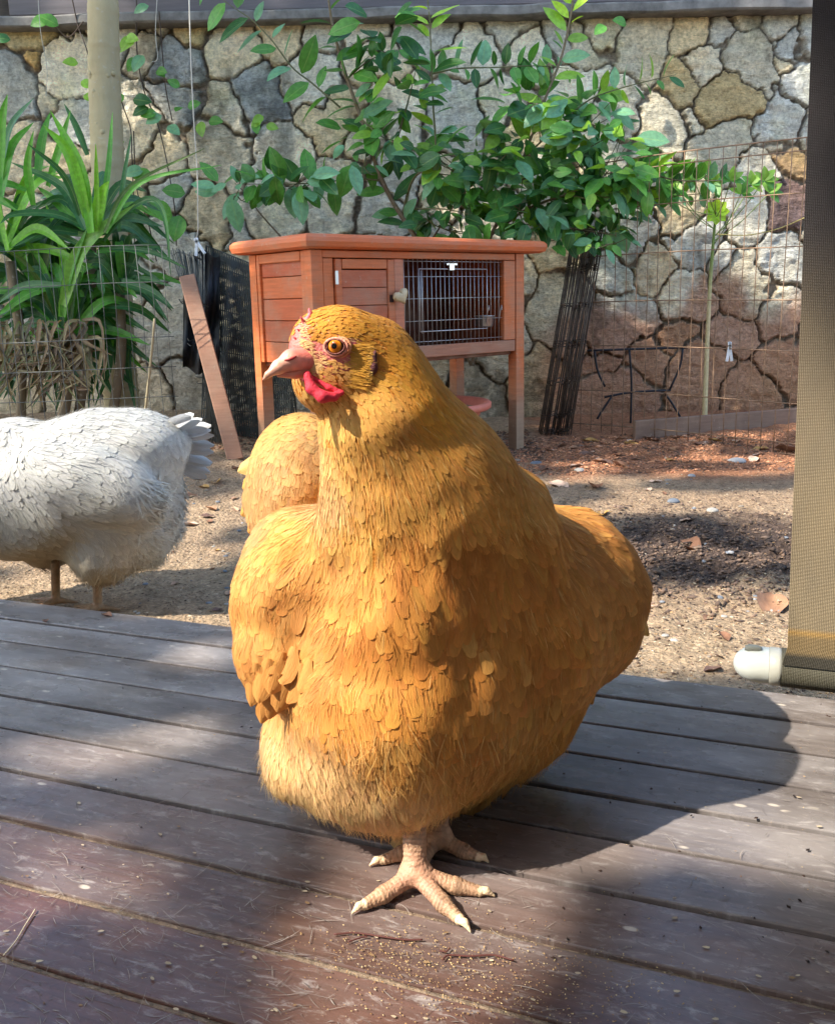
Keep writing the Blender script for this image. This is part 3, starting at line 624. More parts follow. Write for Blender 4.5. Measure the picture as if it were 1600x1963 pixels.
# ================================================================ plants
M_leaf=mat_leaf('citrus_leaf',.30,.38); M_strap=mat_leaf('strap_leaf',.35,.36)
def mat_bark(name,c1,c2,sc=20):
    b=NB(name); n=b.noise(b.coord('Object',(1,1,.35)),sc,6,.65); n2=b.noise(b.coord('Object'),sc*3,4,.6); col=b.mix(n,c1,c2); col=b.mix(b.ramp(n2,[(.6,0.0),(.72,.6)]),col,(.45,.42,.36))
    b.set(base=col,rough=.85,spec=.2); b.bump(b.math('ADD',n,n2),.5,.006); return b.m
M_stem=mat_bark('green_stem',(.10,.13,.05),(.19,.16,.09)); M_twig=mat_bark('brown_stem',(.15,.11,.07),(.25,.20,.13)); M_trunk=mat_bark('pale_trunk',srgb(150,136,104),srgb(186,172,138),14)
class Leaves:
    def __init__(s): s.V=[];s.F=[];s.C=[];s.U=[];s.n=0
    def leaf(s,p,d,n,L,W,col,bend=.25,fold=.18,nv=6,pt=1.0,wav=0.03,nu=2):
        p=np.array(p);d=nrm(np.array(d)); n=np.array(n); n=nrm(n-d*(n@d)); b=np.cross(n,d); V=[];U=[];ph=rnd.random()*6
        for j in range(nv+1):
            v=j/nv; w_=W*(math.sin(math.pi*min(1,v**.85))**.72) if 0<v<1 else W*.04
            for i in range(-nu,nu+1):
                u=i/nu; V.append(p+d*L*v*(1-.12*bend*v)+b*u*w_+n*(-bend*L*v*v+fold*abs(u)*w_+wav*W*math.sin(v*9+ph)*u)); U.append((u*.5+.5,v))
        k=2*nu+1; F=[(s.n+j*k+i,s.n+j*k+i+1,s.n+(j+1)*k+i+1,s.n+(j+1)*k+i) for j in range(nv) for i in range(k-1)]
        s.V+=V;s.F+=F;s.U+=U;s.C+=[col]*len(V);s.n+=len(V)
    def strap(s,pts,W,col,n0,fold=.35,nv=14,tipcut=False,wb=.55):
        c=cat_spline(pts,nv+1); d=nrm(np.gradient(c,axis=0)); V=[];U=[];n=np.array(n0,float)
        for j in range(nv+1):
            v=j/nv; nn=nrm(n-d[j]*(n@d[j])); b=np.cross(nn,d[j]); w_=W*min(1,wb+v*1.4)*((1-v**3.2) if not tipcut else 1)+.0008
            for i in (-2,-1,0,1,2): u=i/2; V.append(c[j]+b*u*w_+nn*fold*abs(u)*w_); U.append((u*.5+.5,v*3))
        s.F+=[(s.n+j*5+i,s.n+j*5+i+1,s.n+(j+1)*5+i+1,s.n+(j+1)*5+i) for j in range(nv) for i in range(4)]; s.V+=V;s.U+=U;s.C+=[col]*len(V);s.n+=len(V)
    def out(s,parent,name,mat): return part(parent,name,np.array(s.V),np.array(s.F),mat,col=np.clip(np.array(s.C),0,1),uv=np.array(s.U))
def gcol(kind=None):
    k=kind or rnd.choice(['mid','mid','dark','dark','blue','light']); b=dict(mid=(92,150,62),dark=(58,108,54),blue=(116,166,126),light=(140,184,64),bright=(184,222,60))[k]
    f=rnd.uniform(.85,1.15); return tuple(np.array(srgb(*b))*f)
# citrus-like tree growing behind the hutch
cit=thing('shrub','broad-leaved green shrub with long arching stems growing behind the hutch','shrub',P(840,640,4.05))
br={ 'a':[(905,700,4.05),(840,520,4.05),(797,455,4.02),(745,372,4.0),(712,290,3.98),(690,220,3.97),(662,140,3.95),(640,60,3.93),(630,0,3.9),(622,-70,3.88)],
 'b':[(652,205,3.96),(600,160,3.95),(560,128,3.93),(520,75,3.9),(480,35,3.88),(440,8,3.86),(400,-25,3.84)],
 'c':[(735,345,4.0),(680,342,3.97),(620,348,3.94),(560,352,3.90),(500,352,3.87),(455,352,3.85)],
 'd':[(770,415,4.02),(790,345,3.96),(832,300,3.92),(830,200,3.88),(826,100,3.85),(822,20,3.83),(812,-40,3.82)],
 'e':[(905,700,4.05),(925,500,4.02),(965,400,4.0),(1000,310,3.97),(1040,200,3.95),(1075,110,3.93),(1095,20,3.9),(1100,-40,3.88)],
 'f':[(940,450,4.02),(1010,400,3.96),(1090,370,3.9),(1160,340,3.84),(1230,330,3.8),(1300,345,3.76),(1385,345,3.74)],
 'g':[(1005,300,3.97),(1070,240,3.92),(1130,190,3.88),(1200,165,3.86),(1260,150,3.84),(1295,142,3.83)],
 'h':[(820,470,4.02),(880,380,3.95),(935,330,3.9),(985,280,3.86)],
 'i':[(828,140,3.87),(880,130,3.9),(950,128,3.92),(1020,125,3.95),(1090,130,3.97)],
 'j':[(690,225,3.97),(730,260,3.93),(760,270,3.92)],
 'k':[(950,430,4.0),(1040,430,3.9),(1120,440,3.84),(1180,450,3.8)],
 'l':[(985,350,3.98),(1080,310,3.9),(1150,270,3.86),(1190,250,3.84)],
 'm':[(540,455,4.05),(500,410,4.04),(470,370,4.02),(450,350,4.0)], 'n':[(780,400,4.0),(850,400,3.9),(900,410,3.86)],
 'o':[(1080,370,3.9),(1150,385,3.84),(1220,385,3.8),(1290,375,3.78),(1350,370,3.76)],'p':[(665,150,3.95),(700,120,3.9),(745,95,3.88)]}
sts=MB(); sts2=MB(); Lf=Leaves(); curves={}
for k,pts in br.items():
    c=cat_spline([P(*p) for p in pts],30); curves[k]=c; big={'a':.013,'e':.010,'d':.006,'f':.007}.get(k,.0042); (sts if k in 'aemfhk' else sts2).tube(c,np.linspace(big,big*.28,30),7)
def leaves_on(k,step,L,W,cols,t0=0,t1=1,spread=1.0,up=0.2):
    c=curves[k]; s=np.concatenate([[0],np.cumsum(np.linalg.norm(np.diff(c,axis=0),axis=1))]); tot=s[-1]; x=tot*t0; side=1
    while x<tot*t1:
        p=np.array([np.interp(x,s,c[:,i]) for i in range(3)]); t=nrm(np.array([np.interp(min(x+.03,tot),s,c[:,i]) for i in range(3)])-p+1e-6); b=nrm(np.cross(t,(0,1,0))); 
        d=t*rnd.uniform(.0,.5)+b*side*spread*rnd.uniform(.7,1.1)+np.array((0,rnd.uniform(-.9,.4),up+rnd.uniform(-.35,.3))); n=np.array((rnd.uniform(-.5,.5),rnd.uniform(-1,.1),rnd.uniform(.1,1)))
        l=L*rnd.uniform(.55,1.25)*min(1,.6+1.6*(1-x/tot)); Lf.leaf(p+d*.006,d,n,l,W*l/L*rnd.uniform(.85,1.15),gcol(rnd.choice(cols)),bend=rnd.uniform(0,.3)); side=-side; x+=step*rnd.uniform(.7,1.3)
S=['mid','mid','dark','blue']; 
leaves_on('a',.046,.145,.036,['mid','dark','blue','blue'],.33); leaves_on('b',.042,.135,.031,['dark','mid','blue'],.1); leaves_on('c',.030,.13,.034,S,.35); leaves_on('c',.05,.11,.03,S,.7)
leaves_on('d',.038,.125,.026,['light','mid','blue','dark'],.2,.8); leaves_on('d',.028,.15,.031,['bright','light','bright'],.78,1,up=.5); leaves_on('e',.036,.115,.028,['mid','light','blue','dark'],.35,.85); leaves_on('e',.030,.145,.030,['bright','light'],.85,1,up=.5)
for k in 'fgolk': leaves_on(k,.026,.105,.026,['mid','dark','blue','mid','light'],.15)
leaves_on('f',.03,.10,.028,S,.2); leaves_on('h',.030,.11,.028,['dark','mid']); leaves_on('i',.028,.095,.024,['dark','mid','blue']); leaves_on('j',.03,.1,.028,S); leaves_on('n',.03,.1,.028,['dark']); leaves_on('p',.035,.12,.028,['mid','dark']); leaves_on('m',.09,.08,.02,['dark'],.6); leaves_on('a',.09,.10,.028,['dark','mid'],.2,.5); leaves_on('k',.025,.1,.027,['dark','dark','mid'])
# dense clumps with their own twigs
def clump(cx,cy,rx,ry,n,cols,Y=3.9,L=.105):
    for _ in range(n):
        a=rnd.random()*6.283; r=rnd.random()**.5; x_,y_=cx+rx*r*math.cos(a),cy+ry*r*math.sin(a); p=P(x_,y_,Y+rnd.uniform(-.13,.13)); dx=(x_-cx)/rx; dy=(y_-cy)/ry
        d=np.array((dx*.8+rnd.uniform(-.6,.6),rnd.uniform(-.9,.2),-dy*.5+rnd.uniform(-.6,.25))); n_=(rnd.uniform(-.5,.5),rnd.uniform(-1,0),rnd.uniform(.1,1)); l=L*rnd.uniform(.55,1.4)
        Lf.leaf(p,d,n_,l,l*.27*rnd.uniform(.85,1.15),gcol(rnd.choice(cols)),bend=rnd.uniform(0,.35))
    for _ in range(max(3,n//14)):
        a=rnd.random()*6.283; e=P(cx+rx*.9*math.cos(a),cy+ry*.9*math.sin(a),Y+rnd.uniform(-.1,.1)); b0=P(cx+rnd.uniform(-.2,.2)*rx,cy+ry*.6,Y); sts2.tube(cat_spline([b0,(b0+e)/2+np.array((0,.02,-.01)),e],8),np.linspace(.003,.0012,8),5)
clump(1085,400,130,75,74,['dark','dark','mid','blue'],3.88); clump(1000,360,110,80,64,['dark','mid','blue']); clump(1150,300,90,80,70,['mid','blue','light','dark'],3.86); clump(890,300,110,60,70,['mid','blue','dark','light'],3.9); clump(1110,220,90,50,40,['mid','blue','light']); clump(1020,230,80,70,40,['mid','dark','light'],3.92)
clump(760,180,60,110,44,['mid','dark','light'],3.93,.10); clump(700,270,50,80,26,['mid','blue'],3.95,.10); clump(560,345,75,26,26,['mid','dark','blue'],3.88); clump(450,360,40,26,10,['mid','blue'],3.86); clump(720,60,60,60,20,['mid','dark'],3.93); clump(860,420,70,35,30,['dark','mid'],3.95,.09); clump(1190,350,70,40,40,['light','mid','blue'],3.8,.09); clump(1250,340,60,30,20,['mid','light'],3.78,.08)
clump(1160,450,60,30,24,['light','blue','mid'],3.76,.06)
sts.out(cit,'stem',M_twig,smooth=True); sts2.out(cit,'twig',M_stem,smooth=True); Lf.out(cit,'foliage',M_leaf); print('citrus leaves',len(Lf.F))
# pole-like trunk at the left
tr=thing('slender_tree','pale ringed tree trunk rising through the strap-leaved plants at the left','tree',P(232,800,3.95)); mb=MB()
pts=[P(*p) for p in ((236,812,3.9),(228,700,3.92),(220,560,3.95),(212,420,3.97),(205,280,3.98),(200,140,4.0),(197,0,4.0),(194,-160,4.02),(190,-420,4.05))]
c=cat_spline(pts,220); r=np.linspace(.076,.058,220)
for k in range(60): i=rnd.randrange(4,216); r[i]+=rnd.uniform(.0,.004)
mb.tube(c,r,28,cap=False); V=mb.V[0]; nn=fbm(V*22,4,71); V+= (V-np.repeat(c,28,axis=0))*(.10*(nn-.5)+.06*(fbm(V*np.array((60,60,12)),3,72)-.5))[:,None]
mb.out(tr,'trunk',M_trunk,smooth=True)
for k in range(13):
    mb=MB(); i=rnd.randrange(20,150); a=rnd.uniform(-2.6,-.5); ctr=c[i]+r[i]*.96*np.array((math.cos(a),math.sin(a),0)); mb.tube([ctr+np.array((math.cos(a),math.sin(a),0))*x_ for x_ in (-.004,.003,.006)],[.014,.010,.004],9); mb.out(tr,'leaf_scar',M_trunk,smooth=True)
L2=Leaves(); 
for k in range(60):
    a=rnd.random()*6.28; e=c[-1]+np.array((math.cos(a)*.5,math.sin(a)*.5,rnd.uniform(-.1,.3))); L2.leaf(c[-1]+(e-c[-1])*rnd.uniform(.3,1),e-c[-1],(0,0,1),.22,.06,gcol())
L2.out(tr,'crown',M_leaf)
# strap-leaved plants
K=.3566
def Z4(x,y,Y): return P(x*K,y*K,Y)
PL=[([(490,1250),(430,900),(270,590)],60,'bright'),([(490,1250),(380,850),(235,670)],58,'light'),([(510,1240),(545,1060),(585,972)],66,'light'),([(540,1240),(585,900),(605,600)],34,'mid'),([(340,1640),(450,1330),(725,1095)],84,'pale'),([(340,1700),(370,1480),(470,1220)],56,'mid'),([(330,1700),(340,1350),(240,1080)],46,'light'),
 ([(320,1700),(220,1400),(0,1140)],32,'mid'),([(310,1720),(170,1450),(20,1330)],26,'olive'),([(460,1230),(330,1000),(60,870)],50,'dark'),([(460,1230),(350,950),(150,770)],34,'dark'),([(480,1230),(300,1150),(80,1150),(0,1200)],40,'dark'),([(0,1080),(60,800),(180,655)],54,'mid'),([(-5,1000),(5,700),(40,505)],60,'mid'),([(10,900),(60,680),(180,525)],44,'blue'),
 ([(200,980),(230,750),(270,600)],50,'mid'),([(260,1000),(320,800),(380,590)],44,'mid'),([(470,830),(410,680),(345,555)],34,'blue'),([(560,1250),(700,1000),(1100,795)],22,'olive'),([(570,1250),(760,980),(1190,885)],24,'mid'),([(560,1290),(690,1130),(820,1068),(890,1180),(918,1480)],36,'dark'),([(520,1350),(700,1340),(830,1410)],32,'mid'),([(560,1330),(800,1350),(1000,1440)],28,'dark'),
 ([(600,1500),(800,1560),(935,1660)],52,'dark'),([(560,1640),(750,1660),(920,1790)],46,'dark'),([(560,1470),(680,1540),(738,1600)],38,'mid'),([(330,1510),(150,1580),(-20,1700)],58,'mid'),([(330,1530),(120,1540),(-30,1640)],46,'dark'),([(520,1240),(520,1000),(515,770)],26,'light'),([(180,1100),(150,900),(180,700)],44,'mid'),([(540,1450),(550,1550),(560,1590)],50,'blue'),([(640,1240),(660,1000),(705,720)],26,'blue'),([(420,1250),(260,1240),(60,1330)],44,'dark'),([(450,1230),(300,1080),(200,1000)],44,'mid'),
 ([(660,1500),(800,1500),(930,1540)],30,'dark'),([(640,1400),(780,1460),(900,1540)],26,'dark')]
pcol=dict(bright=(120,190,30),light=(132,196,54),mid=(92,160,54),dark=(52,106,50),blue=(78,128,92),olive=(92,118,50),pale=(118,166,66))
pan=thing('strap_leaf_plant','large clump of long glossy green strap leaves around the pale trunk at the left','plant',P(130,720,3.5)); L3=Leaves()
for i,(pts,w_,cn) in enumerate(PL):
    Y=3.42+.02*(i%9); q=[Z4(x,y,Y-.07*j/(len(pts)-1)*(1 if i%3 else -1)) for j,(x,y) in enumerate(pts)]
    L3.strap(q,w_*K*Y/FPX*.5,np.array(srgb(*pcol[cn]))*rnd.uniform(.9,1.15),(rnd.uniform(-.3,.3),-1,.35))
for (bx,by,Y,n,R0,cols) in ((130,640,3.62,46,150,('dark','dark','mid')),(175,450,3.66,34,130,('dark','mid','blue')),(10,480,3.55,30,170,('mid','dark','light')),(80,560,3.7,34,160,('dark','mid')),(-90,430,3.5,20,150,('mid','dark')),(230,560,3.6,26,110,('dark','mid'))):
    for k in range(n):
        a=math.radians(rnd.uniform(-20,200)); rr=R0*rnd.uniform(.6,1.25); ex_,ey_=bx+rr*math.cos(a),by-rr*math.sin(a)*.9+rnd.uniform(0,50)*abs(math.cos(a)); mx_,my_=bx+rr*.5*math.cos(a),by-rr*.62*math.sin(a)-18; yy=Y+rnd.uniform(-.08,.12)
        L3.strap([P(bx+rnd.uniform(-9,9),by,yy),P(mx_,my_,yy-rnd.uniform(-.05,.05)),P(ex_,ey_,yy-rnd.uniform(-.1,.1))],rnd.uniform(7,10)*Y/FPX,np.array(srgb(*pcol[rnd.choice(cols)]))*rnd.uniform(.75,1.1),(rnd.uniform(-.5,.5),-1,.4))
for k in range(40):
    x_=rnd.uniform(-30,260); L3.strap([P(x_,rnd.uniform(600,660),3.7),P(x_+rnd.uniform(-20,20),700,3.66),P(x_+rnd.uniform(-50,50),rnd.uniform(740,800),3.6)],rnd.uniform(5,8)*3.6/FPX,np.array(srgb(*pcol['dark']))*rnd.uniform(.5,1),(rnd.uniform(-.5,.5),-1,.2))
L3.out(pan,'foliage',M_strap)
L4=Leaves()
for k in range(110):
    x_,y_=rnd.uniform(10,170),rnd.uniform(610,690); L4.strap([P(x_,y_,3.5),P(x_+rnd.uniform(-40,40),y_+rnd.uniform(0,60),3.46),P(x_+rnd.uniform(-90,60),y_+rnd.uniform(40,130),3.44)],rnd.uniform(1.5,5)*3.5/FPX,np.array(srgb(*rnd.choice([(150,120,84),(120,90,62),(170,150,110),(96,76,54),(130,128,84)])))*rnd.uniform(.7,1.1),(rnd.uniform(-.5,.5),-1,.3),nv=7)
L4.out(pan,'dead_leaves',M_strap)
mb=MB()
for p0,p1 in (((130,640,3.6),(110,860,3.55)),((175,450,3.66),(150,800,3.6)),((20,500,3.6),(40,820,3.6)),((230,560,3.62),(215,800,3.6))): mb.tube(cat_spline([P(*p0),(P(*p0)+P(*p1))/2+np.array((.02,0,0)),P(*p1)],10),.020,9)
mb.out(pan,'stem',M_twig,smooth=True)
# dry stalk
mb=MB(); mb.tube(cat_spline([P(296,610,3.30),P(290,680,3.31),P(278,790,3.33),P(270,850,3.33)],10),np.linspace(.004,.006,10),6,col=srgb(186,168,130)); mb.solo('dry_stalk','thin straw-coloured dry stalk standing against the low grey fence','stalk',P(270,850,3.33),mat_simple('dry_stalk',None,.8,attr=True),smooth=True)
# climbing vine on the wall at left
vin=thing('vine','sparse climbing vine with thin dark stems on the wall between the trunk and the hutch','vine',P(270,560,4.35)); mb=MB(); L5=Leaves(); YV=4.36
VC=[[(262,-20),(262,90),(275,170),(300,230),(318,300),(335,400),(338,470)],[(135,-20),(150,50),(165,90),(175,130)],[(305,20),(312,110),(318,170),(330,230)],[(258,470),(256,380),(253,300),(250,245),(235,200),(228,160)],[(300,500),(285,430),(262,360),(256,250)],[(100,40),(130,70),(160,40)]]
for v in VC: mb.tube(cat_spline([P(x,y,YV-.03*math.sin(x)) for x,y in v],22),.0028,6)
mb.out(vin,'stem',mat_simple('vine_stem',(.05,.032,.022),.8),smooth=True)
for x,y,s_,k in ((95,35,1.2,'mid'),(112,48,1.2,'mid'),(258,70,1.3,'light'),(285,10,1,'blue'),(240,72,1,'light'),(275,105,1.2,'blue'),(300,135,.9,'mid'),(238,182,1.1,'mid'),(255,190,1.2,'dark'),(285,205,1.1,'dark'),(310,220,1.1,'blue'),(322,240,1,'blue'),(300,215,1,'mid'),(150,120,.9,'light'),(155,155,.9,'light'),(160,182,.9,'light'),(350,205,.9,'mid'),(385,232,1,'light'),(400,232,1,'mid'),(262,110,1,'mid'),(238,270,1,'mid'),(275,325,1.3,'blue'),(290,330,1.2,'mid'),(330,415,1.9,'mid'),(345,412,1.7,'mid'),(355,370,1.4,'mid'),(300,135,.7,'mid'),(345,165,.8,'mid'),(360,205,.9,'mid'),(500,228,.8,'light'),(490,235,.8,'mid'),(510,240,.8,'light'),(505,222,.8,'light'),(240,430,1.2,'mid'),(20,75,1,'dark'),(1200,45,1,'mid'),(1160,48,1.,'mid')):
    L5.leaf(P(x,y,YV-.04),(rnd.uniform(-1,1),-.3,rnd.uniform(-.6,.3)),(rnd.uniform(-.4,.4),-1,.4),.075*s_,.026*s_,gcol(k))
L5.out(vin,'foliage',M_leaf)
# hanging strings
M_str=mat_simple('string',srgb(196,190,176),.9)
strs=[("long pale string hanging down to the clothes peg above the plank",[(362,-20),(366,120),(372,240),(378,330),(379,400),(379,445),(372,462),(366,455)],3.5,.0022),("thin pale string loop hanging beside the trunk at upper left",[(72,-20),(78,60),(90,130),(88,185)],4.2,.0013),("thin drooping string hanging over the wall right of the trunk",[(302,-20),(298,60),(302,110),(290,118)],4.2,.0016)]
for lab,pts,Y,r_ in strs:
    mb=MB(); mb.tube(cat_spline([P(x,y,Y) for x,y in pts],26),r_,6); mb.solo('string',lab,'string',P(*pts[-1],Y),M_str,smooth=True)
# sapling at right
sap=thing('sapling','thin young sapling with a pale stem growing up behind the rusty wire fence','sapling',P(1350,812,4.12)); mb=MB()
c=cat_spline([P(*p) for p in ((1350,815,4.12),(1352,740,4.12),(1356,640,4.13),(1361,540,4.13),(1367,460,4.14),(1372,405,4.14))],40); mb.tube(c,np.linspace(.0125,.005,40),10,col=(1,1,1)); cc=np.repeat(np.linspace(0,1,40),10)[:,None]; mb.C[0]=np.array(srgb(204,186,140))*(1-sstep(.45,.75,cc))+np.array(srgb(120,140,66))*sstep(.45,.75,cc)
mb.out(sap,'stem',mat_simple('sapling_bark',None,.7,attr=True,nscale=40,namt=.2),smooth=True); mb=MB(); L6=Leaves()
for (x,y) in ((1290,350),(1330,345),(1400,345),(1440,352),(1475,368),(1420,370),(1300,375),(1370,352),(1350,330),(1465,345),(1270,372)):
    e=P(x,y,4.12+rnd.uniform(-.12,.05)); b0=c[rnd.randrange(30,39)]; mb.tube(cat_spline([b0,(b0+e)/2+np.array((0,0,-.02)),e],8),.0022,5,col=srgb(130,150,80))
    for a in (-1.5,-.75,0,.75,1.5): d=nrm(e-b0); d2=np.array((d[0]*math.cos(a)-d[2]*math.sin(a),-.3,d[0]*math.sin(a)+d[2]*math.cos(a))); L6.leaf(e,d2,(0,-1,.7),.062,.017,gcol(rnd.choice(['light','mid','light'])),bend=.2)
for a in np.linspace(0,6.28,9)[:-1]: L6.leaf(c[-1],(math.cos(a),-.25,math.sin(a)),(0,-1,.2),.060,.022,gcol('bright'),bend=.1)
mb.out(sap,'leaf_stalk',mat_simple('petiole',None,.6,attr=True),smooth=True); L6.out(sap,'foliage',M_leaf)
mb=MB(); mb.tube(cat_spline([P(1375,448,4.05),P(1430,450,4.0),P(1490,438,3.9),P(1545,415,3.8)],20),.0026,6,col=srgb(190,176,112)); mb.solo('cord','pale yellow cord strung from the sapling to the right','cord',P(1375,448,4.05),mat_simple('cord',None,.8,attr=True),smooth=True)
# ================================================================ hens
def srgb(r,g,b): return tuple(((x/255)/12.92 if x/255<=.04045 else ((x/255+.055)/1.055)**2.4) for x in (r,g,b))
def EL(px,py,Y,rx,rz,ry,rot=0,yaw=0):
    s=Y/FPX; a=math.radians(rot); y_=math.radians(yaw)
    X=np.array((math.cos(a)*math.cos(y_), math.sin(y_), -math.sin(a)*math.cos(y_))); Z=np.array((math.sin(a),0,math.cos(a))); X=nrm(X); Z=nrm(Z-X*(Z@X)); Yv=np.cross(Z,X)
    return ('e', P(px,py,Y), np.stack([X,Yv,Z]), np.array((rx*s,ry,rz*s)))
def RC(a, b, ra, rb): return ('c', P(*a), P(*b), ra*a[2]/FPX, rb*b[2]/FPX)
def sdf_prim(pr, p):
    if pr[0]=='e':
        q=(p-pr[1])@pr[2].T; k0=np.linalg.norm(q/pr[3],axis=-1); k1=np.linalg.norm(q/pr[3]**2,axis=-1)
        return k0*(k0-1)/np.maximum(k1,1e-6)
    a,b,ra,rb=pr[1:]; d=b-a; t=np.clip(((p-a)@d)/(d@d),0,1)
    return np.linalg.norm(p-a-t[...,None]*d,axis=-1)-(ra+(rb-ra)*t)
def sdf_all(prs, p):
    D=None
    for pr,k in prs:
        d=sdf_prim(pr,p)
        if D is None: D=d; continue
        h=np.clip(.5+.5*(D-d)/k,0,1); D=D*(1-h)+d*h-k*h*(1-h)
    return D
def grid_sdf(prs, lo, hi, h):
    lo=np.array(lo,float); n=np.ceil((np.array(hi)-lo)/h).astype(int)+1
    F=np.empty(n,np.float32)
    ys=lo[1]+h*np.arange(n[1]); zs=lo[2]+h*np.arange(n[2]); Yg,Zg=np.meshgrid(ys,zs,indexing='ij')
    B=12
    for i in range(0,n[0],B):
        xs=lo[0]+h*np.arange(i,min(i+B,n[0])); p=np.empty((len(xs),n[1],n[2],3)); p[...,0]=xs[:,None,None]; p[...,1]=Yg; p[...,2]=Zg
        F[i:i+len(xs)]=sdf_all(prs,p)
    return F,lo,h
_co=np.array([(i,j,k) for i in (0,1) for j in (0,1) for k in (0,1)])
_ed=[(a,b) for a in range(8) for b in range(a+1,8) if np.abs(_co[a]-_co[b]).sum()==1]
def lumps(F,lo,h,cell,amp,seed,zfade=9):
    r=np.random.RandomState(seed); n=[int(F.shape[i]*h/cell)+3 for i in range(3)]; Lt=r.rand(*n)-.5; Ws=[]
    for i in range(3):
        t=np.arange(F.shape[i])*h/cell; k=t.astype(int); f=t-k; f=f*f*(3-2*f); W_=np.zeros((F.shape[i],n[i])); W_[np.arange(len(t)),k]=1-f; W_[np.arange(len(t)),k+1]=f; Ws.append(W_)
    N_=np.einsum('ai,ijk->ajk',Ws[0],Lt,optimize=True); N_=np.einsum('bj,ajk->abk',Ws[1],N_,optimize=True); N_=np.einsum('ck,abk->abc',Ws[2],N_,optimize=True)
    z=lo[2]+h*np.arange(F.shape[2]); F+=(2*amp*N_*sstep(zfade,zfade-.12,z)[None,None,:]).astype(np.float32)
def surface_nets(F, lo, h):
    s=F<0; nx,ny,nz=F.shape
    c=sum(s[i:nx-1+i,j:ny-1+j,k:nz-1+k].astype(np.int8) for i,j,k in _co)
    act=(c>0)&(c<8); idx=np.argwhere(act); vid=np.full(act.shape,-1,np.int64); vid[act]=np.arange(len(idx))
    vals=np.stack([F[idx[:,0]+i,idx[:,1]+j,idx[:,2]+k] for i,j,k in _co],1)
    acc=np.zeros((len(idx),3)); cnt=np.zeros(len(idx))
    for a,b in _ed:
        va,vb=vals[:,a],vals[:,b]; m=(va<0)!=(vb<0); t=np.where(m,va/np.where(m,va-vb,1),0)
        acc+=np.where(m[:,None],_co[a]+t[:,None]*(_co[b]-_co[a]),0); cnt+=m
    V=lo+h*(idx+acc/cnt[:,None]); Q=[]
    for ax in range(3):
        o1,o2=[(1,2),(2,0),(0,1)][ax]
        sl=[slice(0,n) for n in F.shape]; A=[slice(None)]*3; B=[slice(None)]*3
        A[ax]=slice(0,F.shape[ax]-1); B[ax]=slice(1,F.shape[ax])
        a=s[tuple(A)]; b=s[tuple(B)]; e=np.argwhere(a!=b)
        e=e[(e[:,o1]>0)&(e[:,o2]>0)&(e[:,o1]<F.shape[o1]-1)&(e[:,o2]<F.shape[o2]-1)]
        inside=a[e[:,0],e[:,1],e[:,2]]
        d1=np.zeros(3,int); d1[o1]=1; d2=np.zeros(3,int); d2[o2]=1
        def g(x): return vid[x[:,0],x[:,1],x[:,2]]
        q=np.stack([g(e-d1-d2),g(e-d2),g(e),g(e-d1)],1); q[~inside]=q[~inside][:,::-1]; Q.append(q)
    Q=np.concatenate(Q); Q=Q[(Q>=0).all(1)]
    return V,Q
class Field:
    def __init__(s,F,lo,h): s.F=F; s.lo=lo; s.h=h; s.g=[x.astype(np.float32) for x in np.gradient(F,h)]
    def samp(s,p):
        q=(p-s.lo)/s.h; q=np.clip(q,0,np.array(s.F.shape)-1.001); i=q.astype(int); t=q-i; d=0; g=0
        for a in (0,1):
            for b in (0,1):
                for c in (0,1):
                    w_=(t[:,0] if a else 1-t[:,0])*(t[:,1] if b else 1-t[:,1])*(t[:,2] if c else 1-t[:,2]); I=(i[:,0]+a,i[:,1]+b,i[:,2]+c)
                    d=d+w_*s.F[I]; g=g+w_[:,None]*np.stack([x[I] for x in s.g],1)
        return d,nrm(g)
def sample_surface(V,Q,n,rs):
    a=V[Q]; ar=np.linalg.norm(np.cross(a[:,2]-a[:,0],a[:,3]-a[:,1]),axis=1); f=rs.choice(len(Q),n,p=ar/ar.sum())
    u=rs.rand(n,1); v=rs.rand(n,1); q=a[f]; return q[:,0]*(1-u)*(1-v)+q[:,1]*u*(1-v)+q[:,2]*u*v+q[:,3]*(1-u)*v
def poisson(p, rad):
    "greedy dart throwing, rad per point"
    cell=rad.max(); H={}; keep=[]; C=np.floor(p/cell).astype(int); pl=p.tolist(); rl=rad.tolist()
    if cell>2.5*np.median(rad): cell=np.median(rad)*2.5; C=np.floor(p/cell).astype(int)
    for i,(c,q) in enumerate(zip(map(tuple,C),pl)):
        ok=True; r2=rl[i]**2
        for dx in (-1,0,1):
            for dy in (-1,0,1):
                for dz in (-1,0,1):
                    for j in H.get((c[0]+dx,c[1]+dy,c[2]+dz),()):
                        o=pl[j]
                        if (o[0]-q[0])**2+(o[1]-q[1])**2+(o[2]-q[2])**2<r2: ok=False; break
                    if not ok: break
                if not ok: break
            if not ok: break
        if ok: H.setdefault(c,[]).append(i); keep.append(i)
    return np.array(keep)
